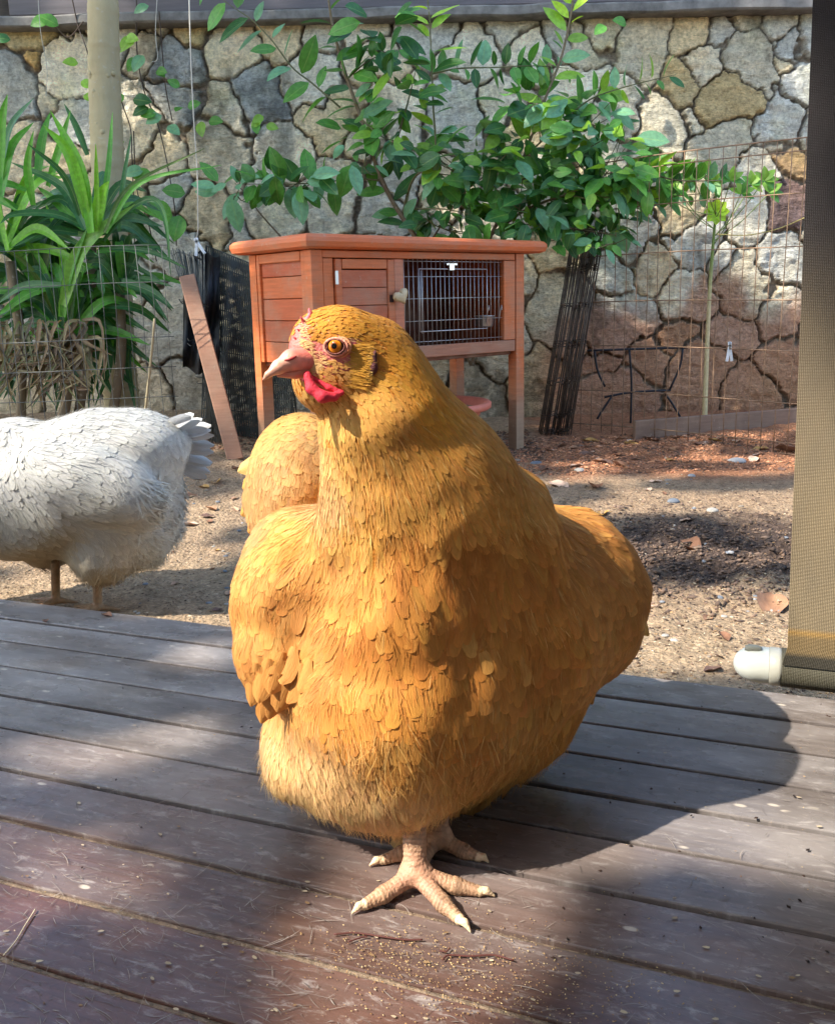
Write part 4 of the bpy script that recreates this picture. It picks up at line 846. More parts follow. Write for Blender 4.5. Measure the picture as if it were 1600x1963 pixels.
# guide rows: px,py, dx,dy(down+), length mm, half width mm, spacing mm, lift mm, pointed 0..1, r,g,b(sRGB)
def guide(px,py,GD,pw=3.0):
    G_=np.array([g[:9]+srgb(*g[9:12]) for g in GD],float); d=(px[:,None]-G_[None,:,0])**2+(py[:,None]-G_[None,:,1])**2
    w_=1/(d+200)**(pw/2*1.3); w_/=w_.sum(1,keepdims=True); return w_@G_[:,2:]
def feathers(fld, p, n, T, L, W, lift, point, col, rs, nu=5, vs=(0,.2,.42,.64,.82,.94,1.0), snap=.92, rag=.06, tipc=(1.17,1.17,1.12), ragtip=.0):
    N=len(p); us=np.linspace(-1,1,nu); vs=np.array(vs); nv=len(vs)
    B=np.cross(n,T); u=us[None,None,:]; v=vs[None,:,None]
    wr=np.where(vs<.55,.45+.55*np.sqrt(np.clip(vs/.55,0,1)),np.sqrt(np.clip(1-((vs-.55)/.47)**2,0,1)))
    wp=np.clip((.5+1.2*vs)*(1-vs)**.75*1.25,0.03,1.2)
    wv=wr[None,:]*(1-point[:,None])+wp[None,:]*point[:,None]                      # N,nv
    jit=1+rag*rs.randn(N,nv,nu)
    off_v=v*L[:,None,None]*(1+ragtip*rs.randn(N,1,nu)*v) ; off_u=u*W[:,None,None]*wv[:,:,None]*jit
    X=p[:,None,None,:]+T[:,None,None,:]*off_v[...,None]+B[:,None,None,:]*off_u[...,None]
    tgt=(-np.minimum(.0012,L*.04)[:,None,None]+lift[:,None,None]*(v**1.4)-.12*W[:,None,None]*wv[:,:,None]*(u**2))
    X=X.reshape(-1,3)
    for it in range(2):
        d,g=fld.samp(X); dd=(tgt.ravel()-d); X=X+g*(dd*snap if it==0 else dd*snap*.5)[:,None]
    idx=np.arange(N)[:,None,None]*(nv*nu); r=np.arange(nv-1)[None,:,None]; c=np.arange(nu-1)[None,None,:]
    a=idx+r*nu+c; Fq=np.stack([a,a+nu,a+nu+1,a+1],-1).reshape(-1,4)
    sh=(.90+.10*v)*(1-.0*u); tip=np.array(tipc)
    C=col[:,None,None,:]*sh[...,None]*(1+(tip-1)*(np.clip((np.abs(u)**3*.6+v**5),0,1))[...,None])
    C=np.broadcast_to(C,(N,nv,nu,3)).reshape(-1,3)
    UV=np.stack(np.broadcast_arrays(u*.5+.5+rs.rand(N,1,1)*9, v+rs.rand(N,1,1)*7),-1).reshape(-1,2)
    return X,Fq,C,UV
def soft_normals(o, fld, k=.55):
    me=o.data; n=len(me.vertices); X=np.empty(n*3,np.float32); me.vertices.foreach_get('co',X); X=X.reshape(-1,3)+wloc(o)
    N=np.empty(n*3,np.float32)
    try: me.vertex_normals.foreach_get('vector',N)
    except Exception: me.vertices.foreach_get('normal',N)
    N=N.reshape(-1,3); _,g=fld.samp(X.astype(float)); s_=np.sign((N*g).sum(1,keepdims=True)); s_[s_==0]=1
    M_=nrm(N*s_*(1-k)+g*k); me.normals_split_custom_set_from_vertices(M_.tolist())
def join(parts):
    V=[];F=[];C=[];U=[];n=0
    for v,f,c,u in parts: V.append(v);F.append(f+n);C.append(c);U.append(u);n+=len(v)
    return np.concatenate(V),np.concatenate(F),np.concatenate(C),np.concatenate(U)
def plume(fld,V,Q,GD,rs,ncand,mask=None,dens=1.0,kind='contour',wob=.12,lscale=1,wscale=1,colj=.1,snap=.92,liftadd=0,spac=None,nu=5,vs=(0,.2,.42,.64,.82,.94,1.0),lightr=.0,liftm=1.0,cvar=1.0):
    p=sample_surface(V,Q,ncand,rs); d,n=fld.samp(p); p=p-n*d[:,None]; d,n=fld.samp(p)
    q=proj(p); g=guide(q[:,0],q[:,1],GD); keep=np.ones(len(p),bool)
    if mask is not None: keep&=mask(q[:,0],q[:,1],p,n)
    p,n,g,q=p[keep],n[keep],g[keep],q[keep]
    view=nrm(p-np.array((0,0,CAMZ))); face=-(n*view).sum(1)
    rad=(g[:,4]/1000 if spac is None else np.full(len(p),spac))/dens*np.where(face<-.25,1.5,1)
    k=poisson(p,rad); p,n,g,q,face=p[k],n[k],g[k],q[k],face[k]
    D=np.stack([g[:,0],np.zeros(len(g)),-g[:,1]],1); D=D-n*(D*n).sum(1,keepdims=True)
    D=nrm(D); D=D+np.cross(n,D)*(1.0*(fbm(np.stack([q[:,0]/60,q[:,1]/60,n[:,0]],1),2,95)-.5))[:,None]; T=nrm(D); B=np.cross(n,T); th=wob*rs.randn(len(p)); T=nrm(T*np.cos(th)[:,None]+B*np.sin(th)[:,None])
    m=len(p); jl=1+.15*rs.randn(m)
    szv=1+.45*(fbm(np.stack([q[:,0]/50,q[:,1]/50,n[:,1]],1),2,97)-.5); L=g[:,2]/1000*lscale*np.clip(jl,.6,1.5)*szv; W=g[:,3]/1000*wscale*szv*np.clip(1+.15*rs.randn(m),.6,1.4)
    lift=np.maximum(liftm*g[:,5]/1000,.00032)*np.clip(1+.45*rs.randn(m),.35,2.2)+liftadd*np.abs(rs.randn(m))
    cl=fbm(np.stack([q[:,0]/75,q[:,1]/75,0*q[:,0]],1),3,91)-.5; cl2=fbm(np.stack([q[:,0]/28,q[:,1]/28,0*q[:,0]],1),2,92)-.5
    col=g[:,7:10]*(1+colj*rs.randn(m,1))*(1+.03*cvar*rs.randn(m,3))*(1+(.55*cl+.30*cl2)[:,None]*np.array((.8,1.1,1.3))*cvar); col=np.where((rs.rand(m)<.03*(cvar>.5))[:,None],col*.7+np.array(srgb(240,190,110))*.3,col)

    if lightr: s=(rs.rand(m)<lightr)[:,None]; col=np.where(s,col*.55+np.array(srgb(250,215,140))*.5,col)
    col=np.clip(col,0.01,.95)
    pt=np.clip(g[:,6],0,1)
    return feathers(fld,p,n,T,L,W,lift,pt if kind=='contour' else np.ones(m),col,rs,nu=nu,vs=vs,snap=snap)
def inpoly(px,py,poly):
    r=np.zeros(len(px),bool); n=len(poly)
    for i in range(n):
        x1,y1=poly[i]; x2,y2=poly[(i+1)%n]
        if y1==y2: continue
        c=((y1>py)!=(y2>py))&(px<(x2-x1)*(py-y1)/(y2-y1)+x1); r^=c
    return r
def bvh_of(V,Q): return BVHTree.FromPolygons([tuple(v) for v in V.tolist()],[tuple(q) for q in Q.tolist()])
def hit(bv,px,py,push=0.0):
    d=ray(px,py).normalized(); r=bv.ray_cast(Vector((0,0,CAMZ)),d)
    if r[0] is None: return None,None
    return np.array(r[0]+r[1]*push), np.array(r[1])

M_feather=mat_feather('feather',.16); M_fwhite=mat_feather('white_feather',.15,.7)
def mat_skin():
    b=NB('hen_skin'); c=b.attr(); v=b.coord('Object'); vo=b.n('ShaderNodeTexVoronoi'); vo.inputs['Scale'].default_value=420; b.l(v,vo.inputs['Vector'])
    n=b.noise(v,160,4); col=b.mix(1.0,c,b.ramp(n,[(.3,.75),(.7,1.12)]),'MULTIPLY')
    b.set(base=col,rough=.55,spec=.35,sss=.15); b.p.inputs['Subsurface Radius'].default_value=(.5,.15,.1); b.p.inputs['Subsurface Scale'].default_value=.006
    b.bump(b.math('ADD',vo.outputs['Distance'],n),.45,.0012); return b.m
M_skin=mat_skin()
M_beak=mat_simple('beak_horn',None,.38,attr=True,nscale=120,namt=.10,bump=.15,sss=.1)
def mat_red():
    b=NB('wattle_skin'); n=b.noise(b.coord('Object'),500,3); b.set(base=b.mix(n,(.55,.02,.04),(.80,.06,.09)),rough=.65,spec=.3,sss=.2); b.p.inputs['Subsurface Scale'].default_value=.004
    b.bump(n,.8,.0008); return b.m
M_wattle=mat_red()
b=NB('eye'); c=b.attr(); b.set(base=c,rough=.08,spec=.35); M_eye=b.m

# ---------------------------------------------------------------- the golden hen
ghl=[ (EL(800,1230,.85,285,280,.16),.03), (EL(765,1330,.77,225,205,.11),.05), (EL(770,1120,.775,165,240,.10),.05),
 (EL(985,1180,.87,205,230,.13),.05), (EL(1105,1150,.90,135,150,.08,30),.03), (EL(1130,1190,.90,95,100,.06,-35),.03),
 (EL(1022,1325,.88,85,108,.09,25),.03),
 (EL(725,1412,.80,196,126,.12),.035), (EL(885,1385,.86,160,112,.09),.04), (EL(572,1408,.82,64,90,.08),.03), (RC((770,1470,.76),(795,1572,.75),85,32),.03), (EL(1066,1064,.92,108,70,.085,-32),.045),
 (EL(760,1080,.98,190,190,.14),.05), (EL(595,925,1.00,112,140,.11,-20),.02), (EL(560,980,1.0,88,90,.09),.03) ,
 (RC((700,690,.725),(742,795,.725),84,115),.020), (RC((742,795,.725),(812,930,.755),115,160),.02), (RC((812,930,.755),(875,1040,.80),160,207),.03),
 (RC((690,830,.715),(700,1000,.735),60,90),.03),
 (EL(550,1130,.80,108,165,.078,8),.035), (EL(534,1262,.757,92,116,.050,-16),.005), (EL(640,1090,.80,80,120,.06,30),.03) ]
ghead=[ (EL(655,674,.705,90,82,.030),.01), (EL(648,642,.700,64,50,.024,10),.012), (EL(640,715,.700,82,62,.025,16),.014), (EL(612,752,.705,45,34,.020,20),.012),
 (EL(728,702,.72,64,66,.032),.025), (EL(592,668,.692,34,38,.015,25),.01), (EL(594,640,.695,26,32,.011,30),.012) ]
G_all=ghl+ghead
Fg,lo_,h_=grid_sdf(G_all,(-.24,.56,.02),(.32,1.16,.56),.0036); lumps(Fg,lo_,h_,.045,.0038,4,.42); lumps(Fg,lo_,h_,.020,.0020,5,.42); gf=Field(Fg,lo_,h_); Vg,Qg=surface_nets(Fg,lo_,h_)
C0=proj(P(660,680,.70)[None])[0]; hc=P(650,700,.705)
Fh,l2,h2=grid_sdf(G_all,hc-np.array((.075,.06,.065)),hc+np.array((.075,.06,.065)),.0016); Vh,Qh=surface_nets(Fh-.0004,l2,h2)
bg=bvh_of(Vg,Qg); bh=bvh_of(Vh,Qh)
# legs and toes
def foot(ctr, tips, hind, top, rr, prs, zc=.011):
    rr=rr*.72
    c=np.array((ctr[0],ctr[1],.020)); out=[]
    out.append((('c',np.array(top),c,rr*1.28,rr*1.15),.01)); out.append((('e',c-np.array((0,0,.004)),np.eye(3),np.array((.0145,.013,.0105))),.006))
    for t in tips+[hind]:
        t=np.array(t,float); d=t-c; L=np.linalg.norm(d[:2]); r1=rr*.80; r2=rr*.56
        a=c+d*.12; a[2]=.013; m=c+d*.52; m[2]=r1*.98+.0005; e=c+d*.80; e[2]=r2+.0004; cl=t.copy(); cl[2]=.0022
        out.append((('c',a,m,rr*.92,r1),.004)); out.append((('c',m,e,r1,r2),.004)); k=c+d*.9; k[2]=.0062; out.append((('c',e,k,r2*.75,.0032),.0015)); out.append((('c',k,cl,.0032,.0010),.001))
    prs+=out; return c
fp=[]; g1=G(797,1703); g2=G(838,1632)
cA=foot(g1,[G(675,1755),G(902,1791),G(948,1722)],G(800,1660),P(792,1560,g1[1]+.02),.0118,fp)
nA=len(fp)
cB=foot(g2,[G(708,1664),G(936,1657),G(800,1690)+np.array((-.01,.0,0))],G(850,1612),P(850,1500,g2[1]+.01),.0112,fp)
fp[nA]=(fp[nA][0],.001)
Ff,l3,h3=grid_sdf(fp,(min(g1[0],g2[0])-.075,g1[1]-.075,-.002),(g1[0]+.09,g2[1]+.055,.115),.0013)
Vf,Qf=surface_nets(Ff,l3,h3)
def toecol(V,ctrs):
    C=np.tile(np.array(srgb(198,156,122)),(len(V),1)); blot=fbm(V*70,3,5)[:,None]; C=C*(1-.35*sstep(.45,.7,blot))+np.array(srgb(140,108,84))*(.35*sstep(.45,.7,blot))
    D=np.zeros(len(V))
    for (k,pr) in enumerate(fp):
        pr=pr[0]
        if pr[0]!='c': continue
        d=sdf_prim(pr,V); m=d<.0012
        a,b_=pr[1],pr[2]; t=((V-a)@(b_-a))/((b_-a)@(b_-a)); 
        if pr[4]<=.0033: C[m]=np.array(srgb(236,205,165))
        else:
            s=t*np.linalg.norm(b_-a)/.0036+1.1*fbm(V*130,2,7); w_=np.abs((s%1)-.5)*2; D[m]=(w_[m]**4)*-.0008; C[m]*=(1-.38*(w_[m]**3)-.25*(fbm(V[m]*240,2,9)-.4))[:,None]
    pk=sstep(.03,.012,np.linalg.norm((V-ctrs)[:,:],axis=1))[:,None]*.16; C=C*(1-pk)+np.array(srgb(230,146,132))*pk
    return C,D
Cf,Df=toecol(Vf,cA+np.array((0,-.012,-.004)))
_f=Field(Ff,l3,h3); _,nf=_f.samp(Vf); Vf=Vf+nf*Df[:,None]; Vf[:,2]=np.maximum(Vf[:,2],.0004)
# colours of skin under the plumage
FACE=[[(545,672),(564,634),(575,608),(584,608),(586,642),(598,664),(614,664),(622,654),(645,643),(672,646),(684,656),(684,672),(668,686),(650,692),(628,690),(612,700),(600,716),(588,722),(560,722),(535,712)]]
def skin_col(V):
    q=proj(V); C=np.tile(np.array(srgb(205,130,45)),(len(V),1)); m=inpoly(q[:,0],q[:,1],[(530,650),(560,612),(578,588),(590,600),(592,640),(606,656),(625,655),(645,640),(680,644),(702,655),(708,680),(690,705),(640,718),(600,735),(530,730)])
    n=fbm(V*220,3,3)[:,None]; pk=np.array(srgb(232,138,122))*(1-.6*n)+np.array(srgb(206,72,80))*.6*n
    C[m]=pk[m]; 
    e=sstep(46,20,np.hypot(q[:,0]-642,(q[:,1]-666)*1.2))[:,None]*m[:,None]; C=C*(1-.4*e)+np.array(srgb(205,120,120))*.4*e
    k=inpoly(q[:,0],q[:,1],[(560,705),(640,700),(640,735),(575,735)]); C[k]=C[k]*.5+np.array(srgb(235,90,105))*.5
    return C
_,ng_=gf.samp(Vg); _,nh_=gf.samp(Vh); Vgs=Vg-ng_*.0015; Vhs=Vh-nh_*.0013
Vb=np.concatenate([Vgs,Vhs,Vf]); Qb=np.concatenate([Qg,Qh+len(Vg),Qf+len(Vg)+len(Vh)]); Cb=np.concatenate([skin_col(Vg),skin_col(Vh),Cf])
hen=thing('hen','large golden buff hen standing on the dark wooden deck, head turned left','hen',(g1[0]+.01,(g1[1]+g2[1])/2,0))
part(hen,'body',Vb,Qb,M_skin,col=Cb)
# guide:  px,py,  dx,dy, L, W, spacing, lift, point, colour
CH=(212,142,66); NE=(224,163,82); HE=(226,158,58); WI=(212,148,78); FL=(216,174,120); RU=(202,154,100)
GDg=[(600,600,.9,-.5,5,1.1,1.7,.5,.8,*HE),(650,600,1,-.05,6,1.2,1.7,.6,.8,*HE),(720,620,1,.45,8,1.5,2.0,.7,.8,*HE),(790,690,.65,.8,14,1.9,2.8,1,.8,*HE),(640,635,1,-.1,5,1.0,1.5,.4,.8,*HE),(700,650,1,.2,6,1.2,1.8,.5,.8,*HE),
 (600,650,.8,-.4,4,.9,1.4,.4,.8,*HE),(690,700,.9,.5,6,1.2,1.8,.7,.8,230,170,80),(640,715,.9,.4,5,1.1,1.7,.5,.8,232,172,96),(660,760,.7,.6,7,1.3,2,.6,.8,*NE),(590,760,.35,.9,7,1.2,2,.8,.8,230,172,96),(560,735,.4,.9,5,1,1.7,.6,.8,230,172,90),
 (740,700,.8,.6,10,1.6,2.2,.8,.8,*HE),(740,780,.5,.9,14,1.9,3.0,1,.8,*NE),(640,830,.15,1,15,1.9,3.2,1.3,.8,235,180,96),(700,880,.15,1,22,2.6,4.2,1.5,.7,*NE),(820,780,.7,.8,22,2.3,3.6,1.3,.75,222,156,60),(880,860,.7,.75,30,3.1,4.8,1.6,.7,*NE),
 (800,930,.35,1,28,3.4,5,1.6,.65,*NE),(960,960,.65,.8,36,4,6,1.8,.6,*NE),(700,1000,-.05,1,28,4,6,1.8,.55,*NE),(800,1080,.05,1,32,5.5,7.5,2.2,.35,*CH),(930,1080,.3,1,34,5.5,7.5,2.2,.35,*CH),(1040,1050,.6,.8,38,6,8,2.2,.3,*CH),
 (640,1100,-.4,.9,30,5,7,2,.4,*WI),(700,1200,-.1,1,32,6,8.2,2.4,.2,*CH),(800,1250,.02,1,32,7.5,8.5,2.6,.1,*CH),(900,1260,.05,1,32,8,9,2.6,.1,*CH),(1000,1260,.1,1,34,8,9,2.6,.1,*CH),(760,1350,.05,1,30,7.5,8.5,2.8,.05,*CH),(880,1380,.02,1,30,7.5,8.5,2.8,.1,*CH),
 (650,1350,.15,1,28,6,8,2.4,.2,*CH),(560,1020,-.55,.75,30,5,6.5,2,.3,222,165,82),(500,1120,-.25,1,28,6,7,1.8,.1,*WI),(560,1150,-.25,1,28,6,7,1.8,.2,*WI),(455,1230,.1,1,26,6,7,1.6,.0,*WI),(540,1260,.0,1,24,5.5,6.5,1.8,.0,*WI),(480,1340,.4,1,20,4.5,5.5,1.8,.0,*WI),(560,1340,-.5,.8,20,4,5.5,2,.1,*WI),(600,1270,-.7,.8,22,3.5,5.5,1.5,.4,*WI),
 (520,1420,.1,1,30,5,6,3,.5,*FL),(600,1480,.25,1,32,4.5,6,4,.6,*FL),(700,1530,.15,1,34,4,5.5,5,.7,*FL),(800,1560,-.05,1,34,4,5.5,5,.7,*FL),(760,1450,.05,1,30,6,7,3.5,.4,214,156,80),(900,1480,.05,1,34,5,6.5,4,.6,214,160,88),(1000,1440,.05,1,36,5,6.5,4,.6,214,158,84),(1070,1380,.0,1,34,5,6.5,3.5,.5,205,145,70),
 (1080,1200,.15,1,34,8,9,2.6,.1,*CH),(1150,1040,.8,.5,34,6,7.5,2,.2,*WI),(1220,1090,.5,.9,28,6,7,2,.1,*WI),(1180,1180,.1,1,30,7,8,2.2,.1,*WI),(1160,1270,-.1,1,28,6,7,2,.2,*WI),
 (600,850,-.5,.7,26,6.5,7.5,2,.1,*RU),(540,920,-.5,.9,26,6.5,7.5,2,.1,*RU),(620,950,-.3,1,26,6,7.5,2,.1,*RU),(500,990,-.1,1,26,5,7,2,.2,*RU)]
EAR=[(700,668),(722,664),(728,690),(712,735),(697,742),(700,715)]
def maskg(px,py,p,n):
    f=inpoly(px,py,FACE[0])&(p[:,1]<.74)&((n[:,1]<.45)); e=inpoly(px,py,EAR)&(p[:,1]<.73)
    return ~(f|e)
def lowlegs(px,py,p,n): return maskg(px,py,p,n)
rs=np.random.RandomState(3)
parts_=[plume(gf,Vg,Qg,GDg,rs,90000,maskg,wob=.13,dens=1.1,wscale=1.35,colj=.045,liftm=.36)]
# fine barbs over everything, lighter and looser
def maskb(px,py,p,n):
    br=np.exp(-(((px-820)/230)**2+((py-1230)/190)**2)**1.5); wg=np.exp(-(((px-520)/95)**2+((py-1250)/120)**2)**1.5); return maskg(px,py,p,n)&(rs.rand(len(px))>.86*np.maximum(br,wg))
parts_.append(plume(gf,Vg,Qg,GDg,rs,60000,maskb,kind='blade',spac=.0022,wob=.18,lscale=.42,wscale=.058,liftadd=.0002,nu=2,vs=(0,.35,.7,1.0),colj=.045,lightr=.05,snap=.98,liftm=.28))
hm=lambda px,py,p,n: maskg(px,py,p,n)&(py<1010)&(px>560)&(py<640+1.4*(px-300))&(p[:,1]<.86)
parts_.append(plume(gf,Vg,Qg,GDg,rs,60000,hm,kind='blade',spac=.0019,wob=.16,lscale=.8,wscale=.24,liftadd=.0002,nu=2,vs=(0,.35,.7,1.0),colj=.08,lightr=.08,snap=.97,liftm=.35))
# loose down round the belly and thighs
def fl(px,py,p,n): return (py>1375+125*rs.rand(len(px)))
parts_.append(plume(gf,Vg,Qg,GDg,rs,60000,fl,kind='blade',spac=.0019,wob=.30,lscale=.75,wscale=.062,liftadd=.0028,nu=2,vs=(0,.3,.6,.85,1.0),colj=.10,lightr=.25,snap=.6))
V,F,C,U=join(parts_); o_=part(hen,'plumage',V,F,M_feather,col=C,uv=U); soft_normals(o_,gf,.74); print('gold plumage',len(F))
# thigh fluff closing round the shank
fm=[]
for k in range(2400):
    x0=rs.uniform(570,700); y0=rs.uniform(672,724) if k%3 else rs.uniform(610,668)
    if math.hypot(x0-643,(y0-664)*1.15)<30 or (x0>596 and y0<692 and k%5): continue
    p_,n_=hit(bh,x0,y0)
    if p_ is not None and inpoly(np.array([x0]),np.array([y0]),FACE[0])[0]: fm.append((p_,n_))
pp=np.array([t_[0] for t_ in fm]); nn=np.array([t_[1] for t_ in fm]); T=np.tile(np.array((1,0,-.35)),(len(pp),1)); T=nrm(T-nn*(T*nn).sum(1,keepdims=True)+.2*rs.randn(len(pp),3)); m_=len(pp)
X,Fq,C,U=feathers(gf,pp,nn,T,np.full(m_,.0045)*(1+.2*rs.randn(m_)),np.full(m_,.00032),np.full(m_,.0006),np.ones(m_),np.array(srgb(236,190,130))*(1+.1*rs.randn(m_,1)),rs,nu=2,vs=(0,.5,1),snap=.8)
part(hen,'face_down',X,Fq,M_feather,col=np.clip(C,0,.9),uv=U)
# beak
bk=[(RC((598,688,.684),(560,690,.675),25,21),.005),(RC((560,690,.675),(534,703,.668),20.5,13.5),.003),(RC((534,703,.668),(514,717,.664),13.5,6.5),.002),(RC((513,718,.664),(505,727,.663),7,2.5),.001)]
bl=[(RC((606,708,.684),(565,717,.674),13,9),.002),(RC((565,717,.674),(533,719,.668),9,3.5),.001)]
Fb,l4,h4=grid_sdf(bk,P(500,740,.66)-.012,P(600,650,.70)+.014,.0009); Va,Qa=surface_nets(Fb,l4,h4)
Fb2,l4,h4=grid_sdf(bl,P(500,740,.66)-.012,P(600,650,.70)+.014,.0009); Vc,Qc=surface_nets(Fb2,l4,h4)
q=proj(Va); t=sstep(600,520,q[:,0])[:,None]; Ca=np.array(srgb(236,140,122))*(1-t)+np.array(srgb(242,188,160))*t; tt=sstep(522,508,q[:,0])[:,None]*.55; Ca=Ca*(1-tt)+np.array(srgb(150,105,70))*tt
pkm=sstep(700,672,q[:,1]+.25*(590-q[:,0]))[:,None]; Ca=Ca*(1-pkm*.6)+np.array(srgb(226,112,104))*pkm*.6; Ca=Ca*(.78+.44*fbm(np.stack([q[:,0]/9,q[:,1]/26,0*q[:,0]],1)+Va*60,4,33)[:,None]); tom=np.exp(-((q[:,1]-(712+.10*(560-q[:,0])*-1))/5)**2)[:,None]*sstep(600,580,q[:,0])[:,None]*.35; Ca=Ca*(1-tom)+np.array(srgb(150,82,66))*tom
Cc=np.tile(np.array(srgb(226,150,122)),(len(Vc),1))
part(hen,'beak',np.concatenate([Va,Vc]),np.concatenate([Qa,Qc+len(Va)]),M_beak,col=np.concatenate([Ca,Cc]))
bb=bvh_of(Va,Qa); mb=MB()
pts=[hit(bb,x,y,.0001)[0] for x,y in ((545,690),(553,689),(561,686),(568,682))]
pts=[p_ for p_ in pts if p_ is not None]; mb.tube(pts,[.0004,.0011,.0012,.0005][:len(pts)],6); mb.out(hen,'nostril',mat_simple('nostril_red',(.35,.03,.03),.6),smooth=True)
# comb
cb=[(RC((566,668,.683),(578,640,.685),5,6),.002),(RC((578,640,.685),(590,612,.688),6,5),.002),(RC((590,612,.688),(596,596,.69),5,2.5),.002),(RC((580,640,.685),(570,630,.682),4,1.8),.001),(RC((586,622,.687),(576,607,.683),5,2),.001),(RC((594,604,.69),(592,590,.69),4,1.6),.001),(RC((572,652,.683),(562,645,.681),4,1.6),.001),(RC((600,640,.690),(606,606,.69),4,2),.004),(RC((585,660,.684),(602,648,.688),9,5),.006)]
Fb,l4,h4=grid_sdf(cb,P(550,690,.67)-.006,P(625,580,.71)+.006,.0008); Va,Qa=surface_nets(Fb,l4,h4)
part(hen,'comb',Va,Qa,M_skin,col=np.tile(np.array(srgb(238,122,128)),(len(Va),1)))
# wattle
sp,_=hit(bh,612,735); yw=sp[1]-.003
wt=[(RC((589,718,yw-.001),(597,744,yw-.004),8,10),.003),(RC((597,744,yw-.004),(618,760,yw-.006),10,11),.003),(RC((618,760,yw-.006),(640,760,yw-.003),11,9),.003),(RC((596,722,yw+.003),(630,742,yw+.002),5,5),.001),(RC((630,742,yw+.002),(655,752,yw+.002),6,4),.002),(RC((655,752,yw+.002),(640,762,yw-.002),4,6),.002)]
Fb,l4,h4=grid_sdf(wt,P(575,785,yw-.01)-.008,P(665,700,yw+.01)+.008,.0008); Va,Qa=surface_nets(Fb,l4,h4); part(hen,'wattle',Va,Qa,M_wattle)
# eye
ec,en=hit(bh,643,663); en=nrm(np.array((-.25,-1,.10))); ctr=ec-en*.0015
mb=MB(); R=.0072; prof=[(R*math.sin(a),R*math.cos(a)) for a in np.linspace(0.001,math.pi*.62,22)]
mb.lathe(ctr-en*.0022,prof,36,axis=en); Vv=mb.V[0]; ang=np.degrees(np.arccos(np.clip(nrm(Vv-(ctr-en*.0022))@en,-1,1)))
cc=np.where((ang<21)[:,None],np.array((.004,.003,.003)),np.where((ang<45)[:,None],np.array(srgb(214,130,32)),np.array(srgb(46,26,18)))); rg=((ang>=21)&(ang<28))[:,None]; cc=np.where(rg,np.array(srgb(170,90,18)),cc); mb.C[0]=cc
e_=mb.out(hen,'eye',M_eye,smooth=True)
ax1=nrm(np.cross((0,0,1.),en)); ax2=np.cross(en,ax1); ml=MB()
for k,(ra,rt,cl,fw) in enumerate(((.0068,.0007,(110,60,50),.0028),(.0081,.0011,(226,150,124),.0014),(.0097,.0011,(228,158,112),-.0012))):
    pts=[ctr+en*fw+ra*(ax1*math.cos(t)*1.12+ax2*math.sin(t)*.86*(1 if math.sin(t)<0 else .86)) for t in np.linspace(0,2*math.pi,33)]
    ml.tube(pts,rt,8,col=srgb(*cl),cap=False)
ml.out(hen,'eyelid',M_skin,smooth=True)
# ear: dark opening behind the cheek tuft
ea,enr=hit(bh,712,702); earprs=[(RC((718,675,ea[1]+.002),(714,705,ea[1]+.002),5,8),.004),(RC((714,705,ea[1]+.002),(703,738,ea[1]+.003),8,5),.004)]
Fb,l4,h4=grid_sdf(earprs,P(690,760,ea[1])-.01,P(735,655,ea[1])+.012,.0011); Va,Qa=surface_nets(Fb,l4,h4)
part(hen,'ear',Va,Qa,mat_simple('ear_skin',srgb(96,42,44),.6,nscale=300,namt=.4,bump=.5))
tp=[]; 
for k in range(620):
    y0=float(np.clip(rs.normal(700,19),660,742)); x0=rs.uniform(676,710)-(y0-662)*.12-.010*(y0-700)**2; p_,n_=hit(bh,x0,y0)
    if p_ is not None: tp.append((p_,n_,x0,y0))
pp=np.array([t_[0] for t_ in tp]); nn=np.array([t_[1] for t_ in tp]); T=np.tile(np.array((1,0,-.12)),(len(pp),1)); T=nrm(T-nn*(T*nn).sum(1,keepdims=True)+.15*rs.randn(len(pp),3)); m_=len(pp)
Lx=rs.uniform(.55,1.05,m_)*np.clip((722-np.array([t_[2] for t_ in tp])-(np.array([t_[3] for t_ in tp])-662)*.16)*.72/1700,.004,.02)
X,Fq,C,U=feathers(gf,pp,nn,T,Lx,np.full(m_,.0006),np.full(m_,.0022),np.full(m_,1.),(np.array(srgb(226,166,66))*(1-sstep(680,706,np.array([t_[2] for t_ in tp])))[:,None]+np.array(srgb(232,192,120))*sstep(680,706,np.array([t_[2] for t_ in tp]))[:,None])*(1+.1*rs.randn(m_,1)),rs,nu=3,vs=(0,.5,.85,1),snap=.7)
part(hen,'ear_tuft',X,Fq,M_feather,col=np.clip(C,0,.9),uv=U)
# tail tips and wing tips: flat vanes
def vane(a,b_,n,w,col,bend=.0,nu=5,nv=9,pt=.3,rs=rs):
    a=np.array(a);b_=np.array(b_); d=b_-a; L=np.linalg.norm(d); T=d/L; n=nrm(n-T*(n@T)); B=np.cross(n,T); V=[];U=[];C=[]
    for j in range(nv):
        v=j/(nv-1); ww=w*((.35+.65*min(1,v/.4))*math.sqrt(max(0,1-max(0,(v-.62)/.385)**2))); 
        for i in range(nu):
            u=i/(nu-1)*2-1; V.append(a+T*L*v+B*u*ww*(1+.05*rs.randn())+n*(bend*L*v*v-.18*ww*u*u+(0.0008 if abs(u)<.1 else 0))); U.append((u*.5+.5+a[0]*37,v*2+a[2]*31)); C.append(np.array(col)*(1+.08*abs(u)))
    F=np.array([(j*nu+i,j*nu+i+1,(j+1)*nu+i+1,(j+1)*nu+i) for j in range(nv-1) for i in range(nu-1)])
    return np.array(V),F,np.array(C),np.array(U)
